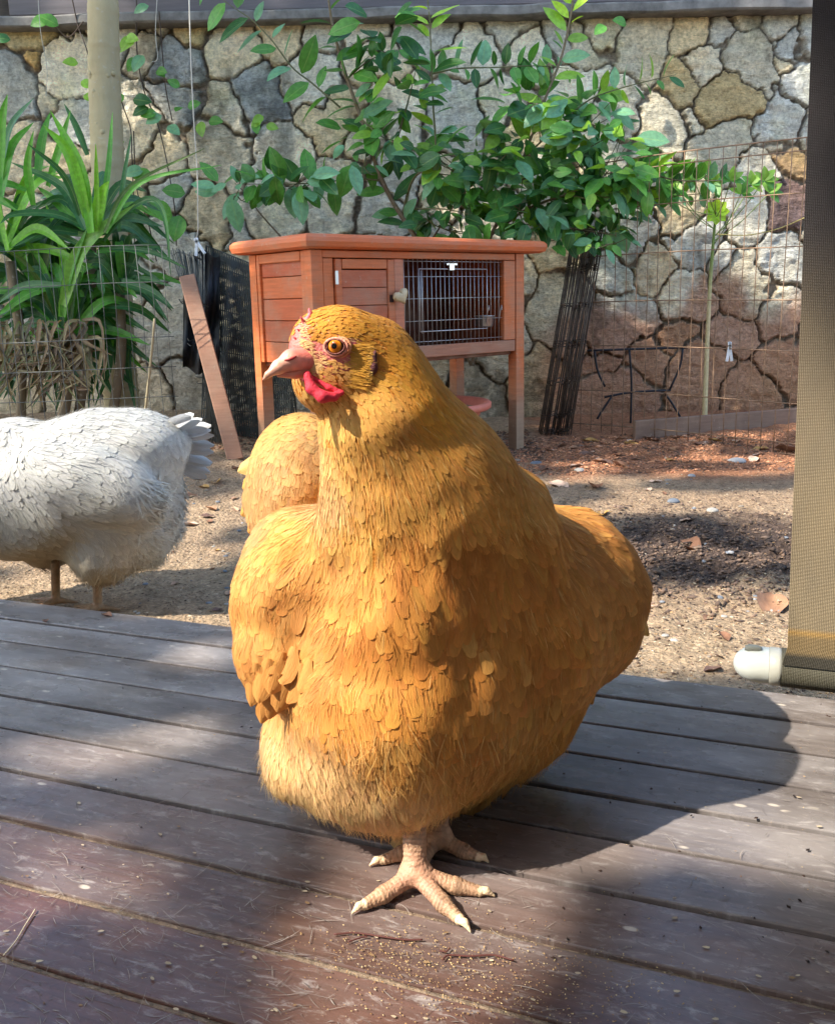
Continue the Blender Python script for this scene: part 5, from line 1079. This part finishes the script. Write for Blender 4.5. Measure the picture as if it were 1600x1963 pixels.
vs_=[vane(P(520,870,1.06),P(461,903,1.08),np.array((-.2,-1,.2)),.010,srgb(236,196,120),.1),vane(P(520,900,1.05),P(470,935,1.07),np.array((-.3,-1,.1)),.012,srgb(222,165,85),.1),
 vane(P(530,930,1.04),P(468,985,1.06),np.array((-.3,-1,.1)),.014,srgb(216,158,78),.1),vane(P(540,950,1.03),P(482,1018,1.05),np.array((-.3,-1,.1)),.013,srgb(216,150,70),.1),vane(P(530,850,1.07),P(484,893,1.09),np.array((-.3,-1,.1)),.009,srgb(200,150,80),.1),vane(P(560,960,1.02),P(500,1035,1.03),np.array((-.3,-1,.1)),.015,srgb(212,150,72),.1)]
V,F,C,U=join(vs_); part(hen,'tail',V,F,M_feather,col=C,uv=U)
vs_=[vane(P(1175,1130,.93),P(1239,1216,.95),np.array((.4,-1,.2)),.010,srgb(210,165,95),.05),vane(P(1150,1160,.92),P(1222,1232,.93),np.array((.4,-1,.2)),.011,srgb(190,130,60),.05),vane(P(1110,1240,.90),P(1135,1350,.90),np.array((.2,-1,.1)),.008,srgb(190,130,60),.0),vane(P(1150,1190,.91),P(1190,1262,.91),np.array((.3,-1,.2)),.012,srgb(190,130,60),.05)]
V,F,C,U=join(vs_); part(hen,'wing_tip',V,F,M_feather,col=C,uv=U)
vs_=[]
for (x0,y0,x1,y1,w_) in ((596,1262,574,1328,.0075),(578,1270,552,1348,.0095),(558,1280,532,1364,.0095),(538,1290,516,1376,.0095),(518,1290,502,1384,.0085),(566,1240,540,1312,.0095),(542,1250,518,1330,.0095),(516,1262,496,1346,.009),(492,1270,482,1352,.008)):
    a,n_=hit(bg,x0,y0,.0015)
    if a is None: continue
    t_,_n=hit(bg,x1,min(y1,y0+60),.003); Yt=(t_[1] if t_ is not None and abs(t_[1]-a[1])<.03 else a[1]+.004); vs_.append(vane(a,P(x1,y1,Yt-.001),n_,w_,np.array(srgb(*WI))*(1+.10*rs.randn()),.03))
V,F,C,U=join(vs_); part(hen,'wing_covert',V,F,M_feather,col=np.clip(C,0,.9),uv=U)

# ---------------------------------------------------------------- the white hen
YW=1.78
wh=[(EL(190,925,YW,160,146,.15),.03),(EL(45,950,YW,160,125,.15),.06),(EL(250,1000,YW+.02,92,92,.12),.05),(EL(195,1058,YW-.03,58,58,.08),.04),(EL(95,1045,YW+.06,55,44,.06),.04),
 (EL(285,850,YW,80,62,.09,20),.04),(EL(165,930,YW-.115,155,80,.055,16),.008),(EL(250,985,YW-.09,66,38,.04,-12),.012),(RC((10,880,YW),(-90,960,YW-.02),78,58),.05),(RC((-90,960,YW-.02),(-150,1060,YW-.03),55,34),.03),(RC((-150,1060,YW-.03),(-175,1095,YW-.03),32,26),.02)]
Fw,lw,hw=grid_sdf(wh,(-1.25,1.45,-.12),(-.36,2.10,.42),.006); lumps(Fw,lw,hw,.05,.005,6); wf=Field(Fw,lw,hw); Vw,Qw=surface_nets(Fw,lw,hw)
gzw=-.118
fpw=[]
def leg2(px,py,Y,r):
    top=P(px,py-60,Y); x0,y0=P(px,py,Y)[:2]; c=np.array((x0-.0,y0,gzw+.014)); o=[(('c',top,c,r*1.1,r),.01)]
    for dx,dy in ((-.07,-.02),(-.06,.035),(-.045,-.055),(.04,.01)):
        t=c+np.array((dx,dy,-.010)); o.append((('c',c,t,r*.9,r*.35),.004))
    fpw.extend(o)
leg2(106,1140,YW-.0,.0085); leg2(186,1150,YW-.05,.0090)
b0=np.array([pr[0][2] for pr in fpw]); Fq_,lq,hq=grid_sdf(fpw,b0.min(0)-.02,np.array((b0[:,0].max()+.03,b0[:,1].max()+.03,.05)),.0024)
Vl,Ql=surface_nets(Fq_,lq,hq)
white=thing('hen','white hen seen side on behind the deck edge, head out of frame','hen',tuple(P(140,1130,YW)[:2])+(gzw,))
Cw=np.concatenate([np.tile(np.array((.47,.46,.43)),(len(Vw),1)),np.tile(np.array(srgb(146,118,88)),(len(Vl),1))])
_,nw_=wf.samp(Vw); Vw2=Vw-nw_*.0022
part(white,'body',np.concatenate([Vw2,Vl]),np.concatenate([Qw,Ql+len(Vw)]),M_skin,col=Cw)
A=(194,192,188); B_=(188,183,172); D_=(172,158,134)
GDw=[(-60,930,-.6,1,34,6,9,2.5,.5,*A),(0,870,.1,1,34,7,10,2.5,.4,*A),(20,1000,.3,1,36,9,12,3,.2,*B_),(100,850,.9,.3,40,9,11,3,.2,*A),(180,800,1,.1,42,10,12,3,.1,*A),(270,820,.9,.5,40,10,12,3,.1,*A),(330,860,.7,.8,36,9,11,3,.1,*A),
 (60,930,.9,.5,44,10,13,3,.1,*A),(150,900,.9,.5,46,11,13,3.5,.05,*A),(220,930,.8,.7,46,11,13,3.5,.05,*A),(270,980,.6,.6,40,10,12,3,.1,*A),(180,980,.9,.4,40,10,12,3,.1,*B_),(100,1040,.4,1,36,9,11,3,.2,*D_),(60,1080,.3,1,30,7,10,3,.3,*D_),
 (180,1040,.5,.9,34,8,10,3.5,.3,*B_),(300,960,.9,.3,40,5,8,8,.7,*A),(320,1010,.9,.4,44,4,7,9,.8,*A),(300,1070,.5,.9,40,4,7,7,.8,*B_),(200,1110,.1,1,34,5,8,5,.6,*D_),(100,1100,.1,1,30,5,8,4,.6,*D_),(-120,1020,-.4,1,20,4,6,1.5,.6,*A)]
rs2=np.random.RandomState(5)
pw=[plume(wf,Vw,Qw,GDw,rs2,40000,None,wob=.16,colj=.05,wscale=1.15,lscale=1.25,liftm=.34,cvar=.16,dens=1.15)]
pw.append(plume(wf,Vw,Qw,GDw,rs2,40000,None,kind='blade',spac=.0050,wob=.3,lscale=.6,wscale=.06,liftadd=.002,nu=2,vs=(0,.35,.7,1.0),colj=.04,snap=.85,cvar=.25))
pw.append(plume(wf,Vw,Qw,GDw,rs2,40000,lambda px,py,p,n:(px>255)&(py>915)|(py>1085),kind='blade',spac=.0040,wob=.45,lscale=1.05,wscale=.18,liftadd=.012,nu=2,vs=(0,.35,.7,1.0),colj=.04,snap=.45,cvar=.25))
V,F,C,U=join(pw); o_=part(white,'plumage',V,F,M_fwhite,col=C,uv=U); soft_normals(o_,wf,.8); print('white plumage',len(F))
tl=[]
for k,(x1,y1) in enumerate([(366,795),(380,797),(390,804),(398,813),(404,824),(408,838),(409,852),(408,866),(405,880),(405,894),(403,906),(398,915),(384,918)]):
    x0=300+rs2.uniform(-8,8); y0=845+(y1-855)*.35; tl.append(vane(P(x0,y0,YW+.02+.006*k),P(x1,y1,YW-.035+.010*k),np.array((.15+.5*rs2.randn(),-1,.35+.5*rs2.randn())),.0125,np.array((.52,.52,.52))*(1+.05*rs2.randn()),rs2.uniform(-.14,.10),rs=rs2))
V,F,C,U=join(tl); part(white,'tail',V,F,M_fwhite,col=C,uv=U)
# its beak and comb, outside the picture on the left
mb=MB(); h0=P(-185,1105,YW-.03); mb.tube([h0,h0+np.array((-.03,0,-.02)),h0+np.array((-.045,0,-.035))],[.012,.008,.001],10,col=srgb(235,170,130)); mb.out(white,'beak',M_beak,smooth=True)
mb=MB(); h0=P(-165,1070,YW-.03)
for k in range(5): mb.tube([h0+np.array((-.02+.012*k,0,.012)),h0+np.array((-.028+.012*k,0,.038+.004*math.sin(k)))],[.006,.002],8)
mb.out(white,'comb',M_wattle,smooth=True)
# ================================================================ litter, pebbles, marks on the deck
def dry_leaf(col,seed):
    r_=random.Random(seed); V=[];U=[];nu,nv=2,8; curl=r_.uniform(.15,.55); tw=r_.uniform(-.5,.5)
    for j in range(nv+1):
        v=j/nv; w_=.30*(math.sin(math.pi*min(1,max(.02,v))**.9)**.8)
        for i in range(-nu,nu+1): u=i/nu; V.append((v-.5,u*w_,curl*(u*u*w_*1.4)+curl*.5*(v-.5)**2+tw*.12*u*(v-.5)+.03*math.sin(v*11+seed)*u)); U.append((u*.5+.5,v))
    k=2*nu+1; F=[(j*k+i,j*k+i+1,(j+1)*k+i+1,(j+1)*k+i) for j in range(nv) for i in range(k-1)]
    V=np.array(V); V[:,2]-=V[:,2].min(); return mk_mesh('dry_leaf',V,F,[M_dry],col=np.tile(np.array(col),(len(V),1)),uv=np.array(U))
M_dry=mat_simple('dry_leaf',None,.75,attr=True,nscale=3,namt=.35,bump=.3)
cols=[srgb(150,112,84),srgb(176,140,112),srgb(120,84,62),srgb(190,160,138),srgb(104,78,66),srgb(168,128,70)]
LM=[dry_leaf(cols[i%6],i) for i in range(12)]
CN=['brown','tan','dark brown','pale','blackish','yellow-brown']
def put_leaf(px,py,size,m,label=None,rz=None,group='dry leaves scattered on the soil',name='dry_leaf',cat='leaf',tx=0):
    if label is None:
        place=('along the foot of the rusty fence' if py<870 else 'between the fence and the dug soil') if px>1180 and py<930 else ('by the folded fence panels' if px>1020 and py<930 else ('between the plank and the golden hen' if px<520 and py<1015 else ('beside the white hen' if px<520 else ('on the dark dug soil' if py<1090 else 'near the deck edge by the blind'))))
        label='%s %s dry leaf lying %s'%('larger' if size>.045 else 'small',CN[LM.index(m)%6],place)
    p=None; z=GZ
    for _ in range(5): p=G(px,py,z); z=gz(p[0],p[1])
    o=bpy.data.objects.new(name,m); COL.objects.link(o); o.location=(p[0],p[1],z+.001); o.scale=(size,size,size); o.rotation_euler=(rnd.uniform(-.25,.25)+tx,rnd.uniform(-.2,.2),rz if rz is not None else rnd.uniform(0,6.28)); tag(o,label,cat,group)
spec=[(1070,930,.085,3,'broad pinkish dry leaf lying flat just behind the golden hen\'s back'),(1140,935,.08,2,'curled dark brown leaf beside the broad pinkish leaf'),(1155,985,.06,5,'olive-tan dry leaf on the edge of the dark soil patch'),(1255,922,.05,3,'pale cream dry leaf near the middle of the bare soil'),(1320,1048,.10,2,'long reddish-brown leaf resting on the dark dug soil'),(1478,1168,.10,0,'large curled brown leaf lying close to the roller blind'),(1385,868,.04,4,'upright dark leaf tip standing beside the grey stone at the fence'),(1510,868,.10,2,'big dark leaf against the foot of the fence by the blind'),(1130,845,.075,5,'yellowish leaf lying beneath the folded fence panels'),(1090,985,.04,0,'small tan leaf at the upper edge of the dug soil')]
for i,(x,y,s_,ci,lb) in enumerate(spec): put_leaf(x,y,s_,LM[(ci)%12],lb,group='dry leaves scattered on the soil',tx=.9 if 'upright' in lb else 0)
for k in range(46): put_leaf(rnd.uniform(1030,1500),rnd.triangular(830,905,845),rnd.uniform(.03,.07),rnd.choice(LM))
for k in range(26): put_leaf(rnd.uniform(930,1500),rnd.uniform(900,1290),rnd.uniform(.018,.042),rnd.choice(LM))
for k in range(22): put_leaf(rnd.uniform(350,500),rnd.uniform(860,1010),rnd.uniform(.02,.06),rnd.choice(LM))
for k in range(10): put_leaf(rnd.uniform(300,470),rnd.uniform(1020,1170),rnd.uniform(.012,.03),rnd.choice(LM))
M_peb=mat_simple('pebble',None,.8,attr=True,nscale=4,namt=.25,bump=.3)
def rock(seed,col,flat=.6,rough=.25):
    import bmesh; bm=bmesh.new(); bmesh.ops.create_icosphere(bm,subdivisions=3,radius=.5); V=np.array([v.co[:] for v in bm.verts]); F=[[v.index for v in f.verts] for f in bm.faces]; bm.free()
    V=V*(1+rough*2*(fbm(V*2.2+seed*7,4,seed)-.5))[:,None]; V[:,2]*=flat; V[:,2]-=V[:,2].min()*.7; return mk_mesh('rock',V,F,[M_peb],col=np.tile(np.array(col),(len(V),1)))
RM=[rock(i,c) for i,c in enumerate([srgb(126,130,136),srgb(150,150,152),srgb(104,110,118),srgb(166,160,150),srgb(136,124,110)])]
CM=[rock(20+i,c,.8,.5) for i,c in enumerate([srgb(88,70,56),srgb(72,58,50),srgb(140,112,88),srgb(168,96,62),srgb(110,88,70)])]
def put_rock(px,py,size,m,label,name,cat,group):
    z=GZ
    for _ in range(5): p=G(px,py,z); z=gz(p[0],p[1])
    o=bpy.data.objects.new(name,m); COL.objects.link(o); o.location=(p[0],p[1],z-.15*size); o.scale=(size*rnd.uniform(.8,1.2),size*rnd.uniform(.8,1.2),size*rnd.uniform(.7,1)); o.rotation_euler=(0,0,rnd.uniform(0,6)); tag(o,label,cat,group)
for x,y,s_,lb in ((1027,886,.036,'round blue-grey pebble lying between the hutch leg and the hen'),(992,884,.034,'flatter grey pebble at the foot of the right hutch leg'),(1110,902,.04,'long thin pale grey pebble flat on the bare soil'),(1413,884,.06,'pale angular stone lying in the orange soil by the fence'),(1325,912,.028,'small whitish pebble left of the angular stone'),(1280,920,.024,'little blue-grey pebble beside the cream dry leaf'),(1290,962,.034,'bright white flat stone on the edge of the dark soil'),(1365,978,.03,'pale rounded pebble above the dug soil')): put_rock(x,y,s_,RM[hash(lb[0])%5 if 0 else len(lb)%5],lb,'pebble','pebble','pebbles on the yard soil')
for k in range(60): put_rock(rnd.uniform(930,1510),rnd.uniform(870,1290),rnd.uniform(.006,.016),rnd.choice(RM),'tiny grey pebble among the grit of the yard soil','pebble','pebble','tiny pebbles on the yard soil')
for k in range(40): put_rock(rnd.uniform(230,480),rnd.uniform(900,1180),rnd.uniform(.006,.014),rnd.choice(RM),'tiny grey pebble among the grit of the yard soil','pebble','pebble','tiny pebbles on the yard soil')
# crumbs of soil, woodchip and twig bits: uncountable
def scatter(name,n,reg,szr,colsr,seed,mat,lift=0,flat=.6):
    r_=np.random.RandomState(seed); base=np.array([(1,0,0),(0,1,0),(-1,0,0),(0,-1,0),(0,0,1),(0,0,-.4)],float); Fb=[(0,1,4),(1,2,4),(2,3,4),(3,0,4),(1,0,5),(2,1,5),(3,2,5),(0,3,5)]
    q=reg(r_,n); z=ground_h(q[:,0],q[:,1]); n=len(q); s_=np.exp(r_.uniform(np.log(szr[0]),np.log(szr[1]),n)); sc_=s_[:,None]*np.stack([r_.uniform(.6,1.8,n),r_.uniform(.4,1,n),r_.uniform(.3,.8,n)*flat],1); a=r_.uniform(0,6.28,n); 
    V=base[None]*sc_[:,None,:]*(1+.3*r_.randn(n,6,1)); ca,sa=np.cos(a)[:,None],np.sin(a)[:,None]; X=V[...,0]*ca-V[...,1]*sa; Yy=V[...,0]*sa+V[...,1]*ca; V=np.stack([X+q[:,0:1],Yy+q[:,1:2],V[...,2]+z[:,None]+lift],-1).reshape(-1,3)
    F=(np.array(Fb)[None]+np.arange(n)[:,None,None]*6).reshape(-1,3); cs_=np.array([srgb(*c) for c in colsr]); C=np.repeat(cs_[r_.randint(0,len(cs_),n)]*(r_.uniform(.6,1.25,(n,1))),6,axis=0)
    o=part(None,name,V,F,mat,col=np.clip(C,0,1),smooth=False); tag(o,kind='stuff'); return o
M_cr=mat_simple('crumb',None,.95,attr=True)
def reg_all(r_,n): Y=1.25+2.9*r_.rand(n)**1.3; x=(r_.rand(n)*2-1)*(.55*Y); return np.stack([x,Y],1)
scatter('woodchip_grit',42000,reg_all,(.0012,.0042),[(190,166,134),(160,132,104),(120,96,78),(206,188,160),(96,76,62),(84,64,54),(176,140,100)],1,M_cr)
def reg_dug(r_,n): q=np.stack([.66+.30*r_.randn(n),2.08+.24*r_.randn(n)],1); return q[(q[:,1]>1.3)]
scatter('dug_soil_clods',7000,reg_dug,(.0025,.009),[(100,82,70),(80,66,58),(126,104,88),(112,90,74)],2,M_cr,flat=1)
def reg_red(r_,n): return np.stack([.35+1.5*r_.rand(n),3.05+.75*r_.rand(n)],1)
scatter('orange_soil_crumbs',9000,reg_red,(.0025,.010),[(176,120,86),(146,98,72),(196,140,104),(104,78,62)],3,M_cr,flat=1)
def reg_bank(r_,n): return np.stack([-1.0+1.5*r_.rand(n),3.3+.7*r_.rand(n)],1)
scatter('litter_crumbs',7000,reg_bank,(.003,.014),[(120,84,60),(96,70,54),(150,110,82),(76,58,48)],4,M_cr,flat=.7)
# marks on the deck: thin scratches, flecks of dried mud and pale scuffs lying on the boards
r_=np.random.RandomState(8); V=[];F=[];C=[];n=0
def deckpt(): 
    while True:
        x,y=r_.uniform(-20,1620),1150+830*r_.rand()**.9; p=G(x,y,0)
        if p@bn<DK_E-.01: return p,x,y
for k in range(1600):
    p,x,y=deckpt(); wz=1.0 if x<650 else .35
    if r_.rand()>wz: continue
    a=r_.normal(0.0,.5) if r_.rand()<.6 else r_.uniform(0,3.14); d=bd*math.cos(a)+bn*math.sin(a); L=np.exp(r_.uniform(math.log(.004),math.log(.040))); cu_=r_.normal(0,.22)*L; s_=cross=np.array((-d[1],d[0],0)); w_=r_.uniform(.00010,.00030)*(1.5 if L<.012 else 1)
    for j in range(5): t=j/4; c0=p+d*L*(t-.5)+s_*cu_*(t-.5)**2; ww=w_*(1-abs(2*t-1)**2+.05); V+=[c0+s_*ww,c0-s_*ww]
    F+=[(n+2*j,n+2*j+1,n+2*j+3,n+2*j+2) for j in range(4)]; n+=10; C+=[np.array(srgb(190,176,164))*r_.uniform(.25,.7)]*10
for k in range(300):
    p,x,y=deckpt(); L=np.exp(r_.uniform(math.log(.0006),math.log(.0030))); a=r_.uniform(-.5,.5); d=bd*math.cos(a)+bn*math.sin(a); s_=np.array((-d[1],d[0],0)); ph=r_.rand()*6
    if x>1000 and r_.rand()<.5: continue
    V+=[p+d*L*math.cos(t)*(1+.25*math.sin(3*t+ph))+s_*L*.5*math.sin(t) for t in np.linspace(0,6.283,9)[:-1]]; F.append(tuple(range(n,n+8))); n+=8; C+=[np.array(srgb(*( (196,176,146) if r_.rand()<.75 else (150,120,86))))*r_.uniform(.6,1)]*8
V=np.array(V); V[:,2]=.00165; o=part(None,'scuffs_and_flecks',V,F,mat_simple('scuff',None,.8,attr=True,spec=.2),col=np.clip(np.array(C),0,1),smooth=False); tag(o,kind='stuff')
# feed grit and crumbs on the deck
def crumbs(name,pts,szr,colsr,seed):
    r2=np.random.RandomState(seed); base=np.array([(1,0,0),(0,1,0),(-1,0,0),(0,-1,0),(0,0,1)],float); V=[];F=[];C=[];n=0
    for p in pts:
        s_=np.exp(r2.uniform(np.log(szr[0]),np.log(szr[1]))); a=r2.rand()*6.3; M_=np.array(((math.cos(a),-math.sin(a),0),(math.sin(a),math.cos(a),0),(0,0,1)))
        V+=list((base*s_*np.array((1,.6,.6))*(1+.2*r2.randn(5,1)))@M_.T+np.array(p)+(0,0,.0014)); F+=[(n,n+1,n+4),(n+1,n+2,n+4),(n+2,n+3,n+4),(n+3,n,n+4)]; n+=5; C+=[np.array(srgb(*colsr[r2.randint(len(colsr))]))*r2.uniform(.7,1.1)]*5
    o=part(None,name,np.array(V),F,M_cr,col=np.array(C),smooth=False); tag(o,kind='stuff')
pts=[G(r_.normal(960,170),r_.normal(1890,55)) for _ in range(900)]+[G(r_.normal(760,90),r_.normal(1830,35)) for _ in range(500)]+[G(r_.uniform(0,1600),r_.uniform(1350,1963)) for _ in range(300)]
crumbs('feed_crumbs',[p for p in pts if p@bn<DK_E-.02],(.0004,.0011),[(206,180,130),(186,150,100),(160,120,76)],4)
pts=[G(r_.uniform(1050,1590),r_.uniform(1350,1850)) for _ in range(46)]+[G(r_.uniform(100,500),r_.uniform(1250,1700)) for _ in range(14)]
crumbs('dark_crumbs',[p for p in pts if p@bn<DK_E-.02],(.0010,.0028),[(40,28,24),(60,40,30)],6)
# curled thin stems on the deck in front of the foot
def twig(label,pts,r0,col=srgb(84,40,32)):
    mb=MB(); mb.tube(cat_spline([G(x,y)+np.array((0,0,.0022)) for x,y in pts],26),r0,6,col=col); mb.solo('twig',label,'twig',G(*pts[0]),mat_simple('dry_stem',None,.7,attr=True),smooth=True)
twig('long thin reddish stem lying on the deck in front of the forward foot',[(640,1796),(680,1793),(730,1800),(775,1806),(810,1806)],.0007); twig('short bent reddish stem just below the long one',[(668,1810),(692,1802),(704,1800)],.0006); twig('curled reddish stem on the deck toward the bottom edge',[(848,1845),(860,1836),(900,1838),(945,1836),(985,1846)],.0007); twig('small hooked reddish stem right of the toe claws',[(842,1827),(855,1829),(862,1822)],.0006)
twig('pale thin straw lying across the boards at lower left',[(8,1836),(30,1810),(48,1780),(68,1748)],.0007,srgb(206,190,160))
for x,y,s_,lb in ((205,1182,.022,'crumpled dark leaf scrap lying on the far edge of the deck'),(88,1193,.016,'thin brown leaf scrap near the deck edge at the left')):
    p=G(x,y,0); o=bpy.data.objects.new('leaf_scrap',LM[2]); COL.objects.link(o); o.location=(p[0],p[1],.0015); o.scale=(s_,s_,s_); o.rotation_euler=(0,0,1.9+x); tag(o,lb,'leaf scrap')
# ================================================================ the tall tree whose crown dapples the yard
LIT=[[(330,1215),(450,1230),(452,1292),(290,1285)],[(500,1360),(480,1412),(390,1432),(250,1500),(80,1505),(-60,1480),(-60,1430),(200,1402),(330,1372)],
 [(-80,1585),(120,1570),(330,1640),(470,1722),(300,1748),(150,1762),(60,1795),(-80,1850)],[(520,1735),(600,1660),(600,1400),(470,1200),(1700,1240),(1700,1720),(1210,1700),(1090,1765),(1065,1850),(960,2050),(520,2050),(500,1860)]]
cr_=np.random.RandomState(21); N_=9000
fx=cr_.uniform(-3.2,5.2,N_); fy=cr_.uniform(.35,7.0,N_); z0=np.zeros(N_); q=proj(np.stack([fx,fy,z0],1)); nz_=fbm(np.stack([fx*2.6,fy*2.6,z0],1),3,81); nf=fbm(np.stack([fx*7,fy*7,z0],1),2,82)
ondeck=(fx*bn[0]+fy*bn[1]<DK_E); jx=q+ (cr_.randn(N_,2)*8)
lit=np.zeros(N_,bool)
for pl in LIT: lit|=inpoly(jx[:,0],jx[:,1],pl)
near=(fy<2.75)&~ondeck; u_=cr_.rand(N_)
keep=np.where(ondeck,~lit,np.where(near,(nz_>np.where(fx<-.1,.57,.53))&~lit,(u_<np.where(fx>1.6,.15,.27))))
idx=np.where(keep)[0]
tree=thing('shade_tree','tall leafy tree outside the yard whose crown throws dappled shade','tree',(-5.6,3.2,GZ)); L9=Leaves(); tips=[]
for i in idx:
    big=fy[i]>2.75; reps=1 if big else 1
    t=cr_.uniform(7.0,10.0) if (big or near[i]) else cr_.uniform(4.0,6.5)
    p=np.array((fx[i],fy[i],0))+np.array(SUN)*t; l=.26 if big else (.20 if near[i] else .11)
    n_=np.array(SUN)+cr_.randn(3)*.35; d=np.cross(n_,cr_.randn(3)); L9.leaf(p-nrm(d)*l*.5,d,n_,l,l*.36,gcol('mid'),nv=4,nu=1)
    if cr_.rand()<.02 and big: tips.append(p)
# finer leaves over the deck patches
K_=4200; fx=cr_.uniform(-.75,.75,K_); fy=cr_.uniform(.30,1.45,K_); q=proj(np.stack([fx,fy,np.zeros(K_)],1))+cr_.randn(K_,2)*5; ok=(fx*bn[0]+fy*bn[1]<DK_E)
for pl in LIT: ok&=~inpoly(q[:,0],q[:,1],pl)
for i in np.where(ok)[0]:
    t=cr_.uniform(4.0,6.5); p=np.array((fx[i],fy[i],0))+np.array(SUN)*t; n_=np.array(SUN)+cr_.randn(3)*.3; d=np.cross(n_,cr_.randn(3)); L9.leaf(p-nrm(d)*.03,d,n_,.06,.021,gcol('mid'),nv=3,nu=1)
L9.out(tree,'crown',M_leaf); mb=MB(); top=np.array((-6.2,2.6,5.2)); mb.tube(cat_spline([(-5.6,3.2,-.2),(-5.7,3.1,1.6),(-5.9,2.9,3.6),top],16),np.linspace(.22,.12,16),12)
for p in tips[:60]: mb.tube(cat_spline([top,(top+p)/2+np.array((0,0,.3)),p],8),np.linspace(.05,.008,8),6)
mb.out(tree,'trunk',M_twig,smooth=True); print('shade leaves',len(L9.F))

# ---------------------------------------------------------------- unseen house wall and porch roof, added to cut fill light from the right
M_plast=mat_simple('house_render',(.62,.58,.52),.9,nscale=6,namt=.15)
hs=thing('house','unseen house side and porch roof added to cut fill light, holding the blind','house',bd*1.9+bn*-.6+(0,0,GZ)); mb=MB()
def wallbox(s0,s1,n0,n1,z0,z1): mb.box(bd*(s0+s1)/2+bn*(n0+n1)/2+(0,0,(z0+z1)/2),(s1-s0)/2,(n1-n0)/2,(z1-z0)/2,bd,bn)
wallbox(-3.6,2.6,-2.02,-1.90,GZ,2.6); wallbox(2.25,2.40,-1.9,1.1,GZ,2.6); mb.out(hs,'wall',M_plast); mb=MB(); wallbox(-.25,2.6,-1.89,1.36,2.36,2.44); mb.out(hs,'added_porch_roof',mat_simple('porch_boards',(.34,.28,.22),.7,nscale=8,namt=.2))
mb=MB(); mb.tube([BP(.30,2.33,-.02),BP(2.0,2.33,-.02)],.03,12); mb.out(hs,'blind_roller',mat_simple('roller',(.4,.4,.38),.4),smooth=True)
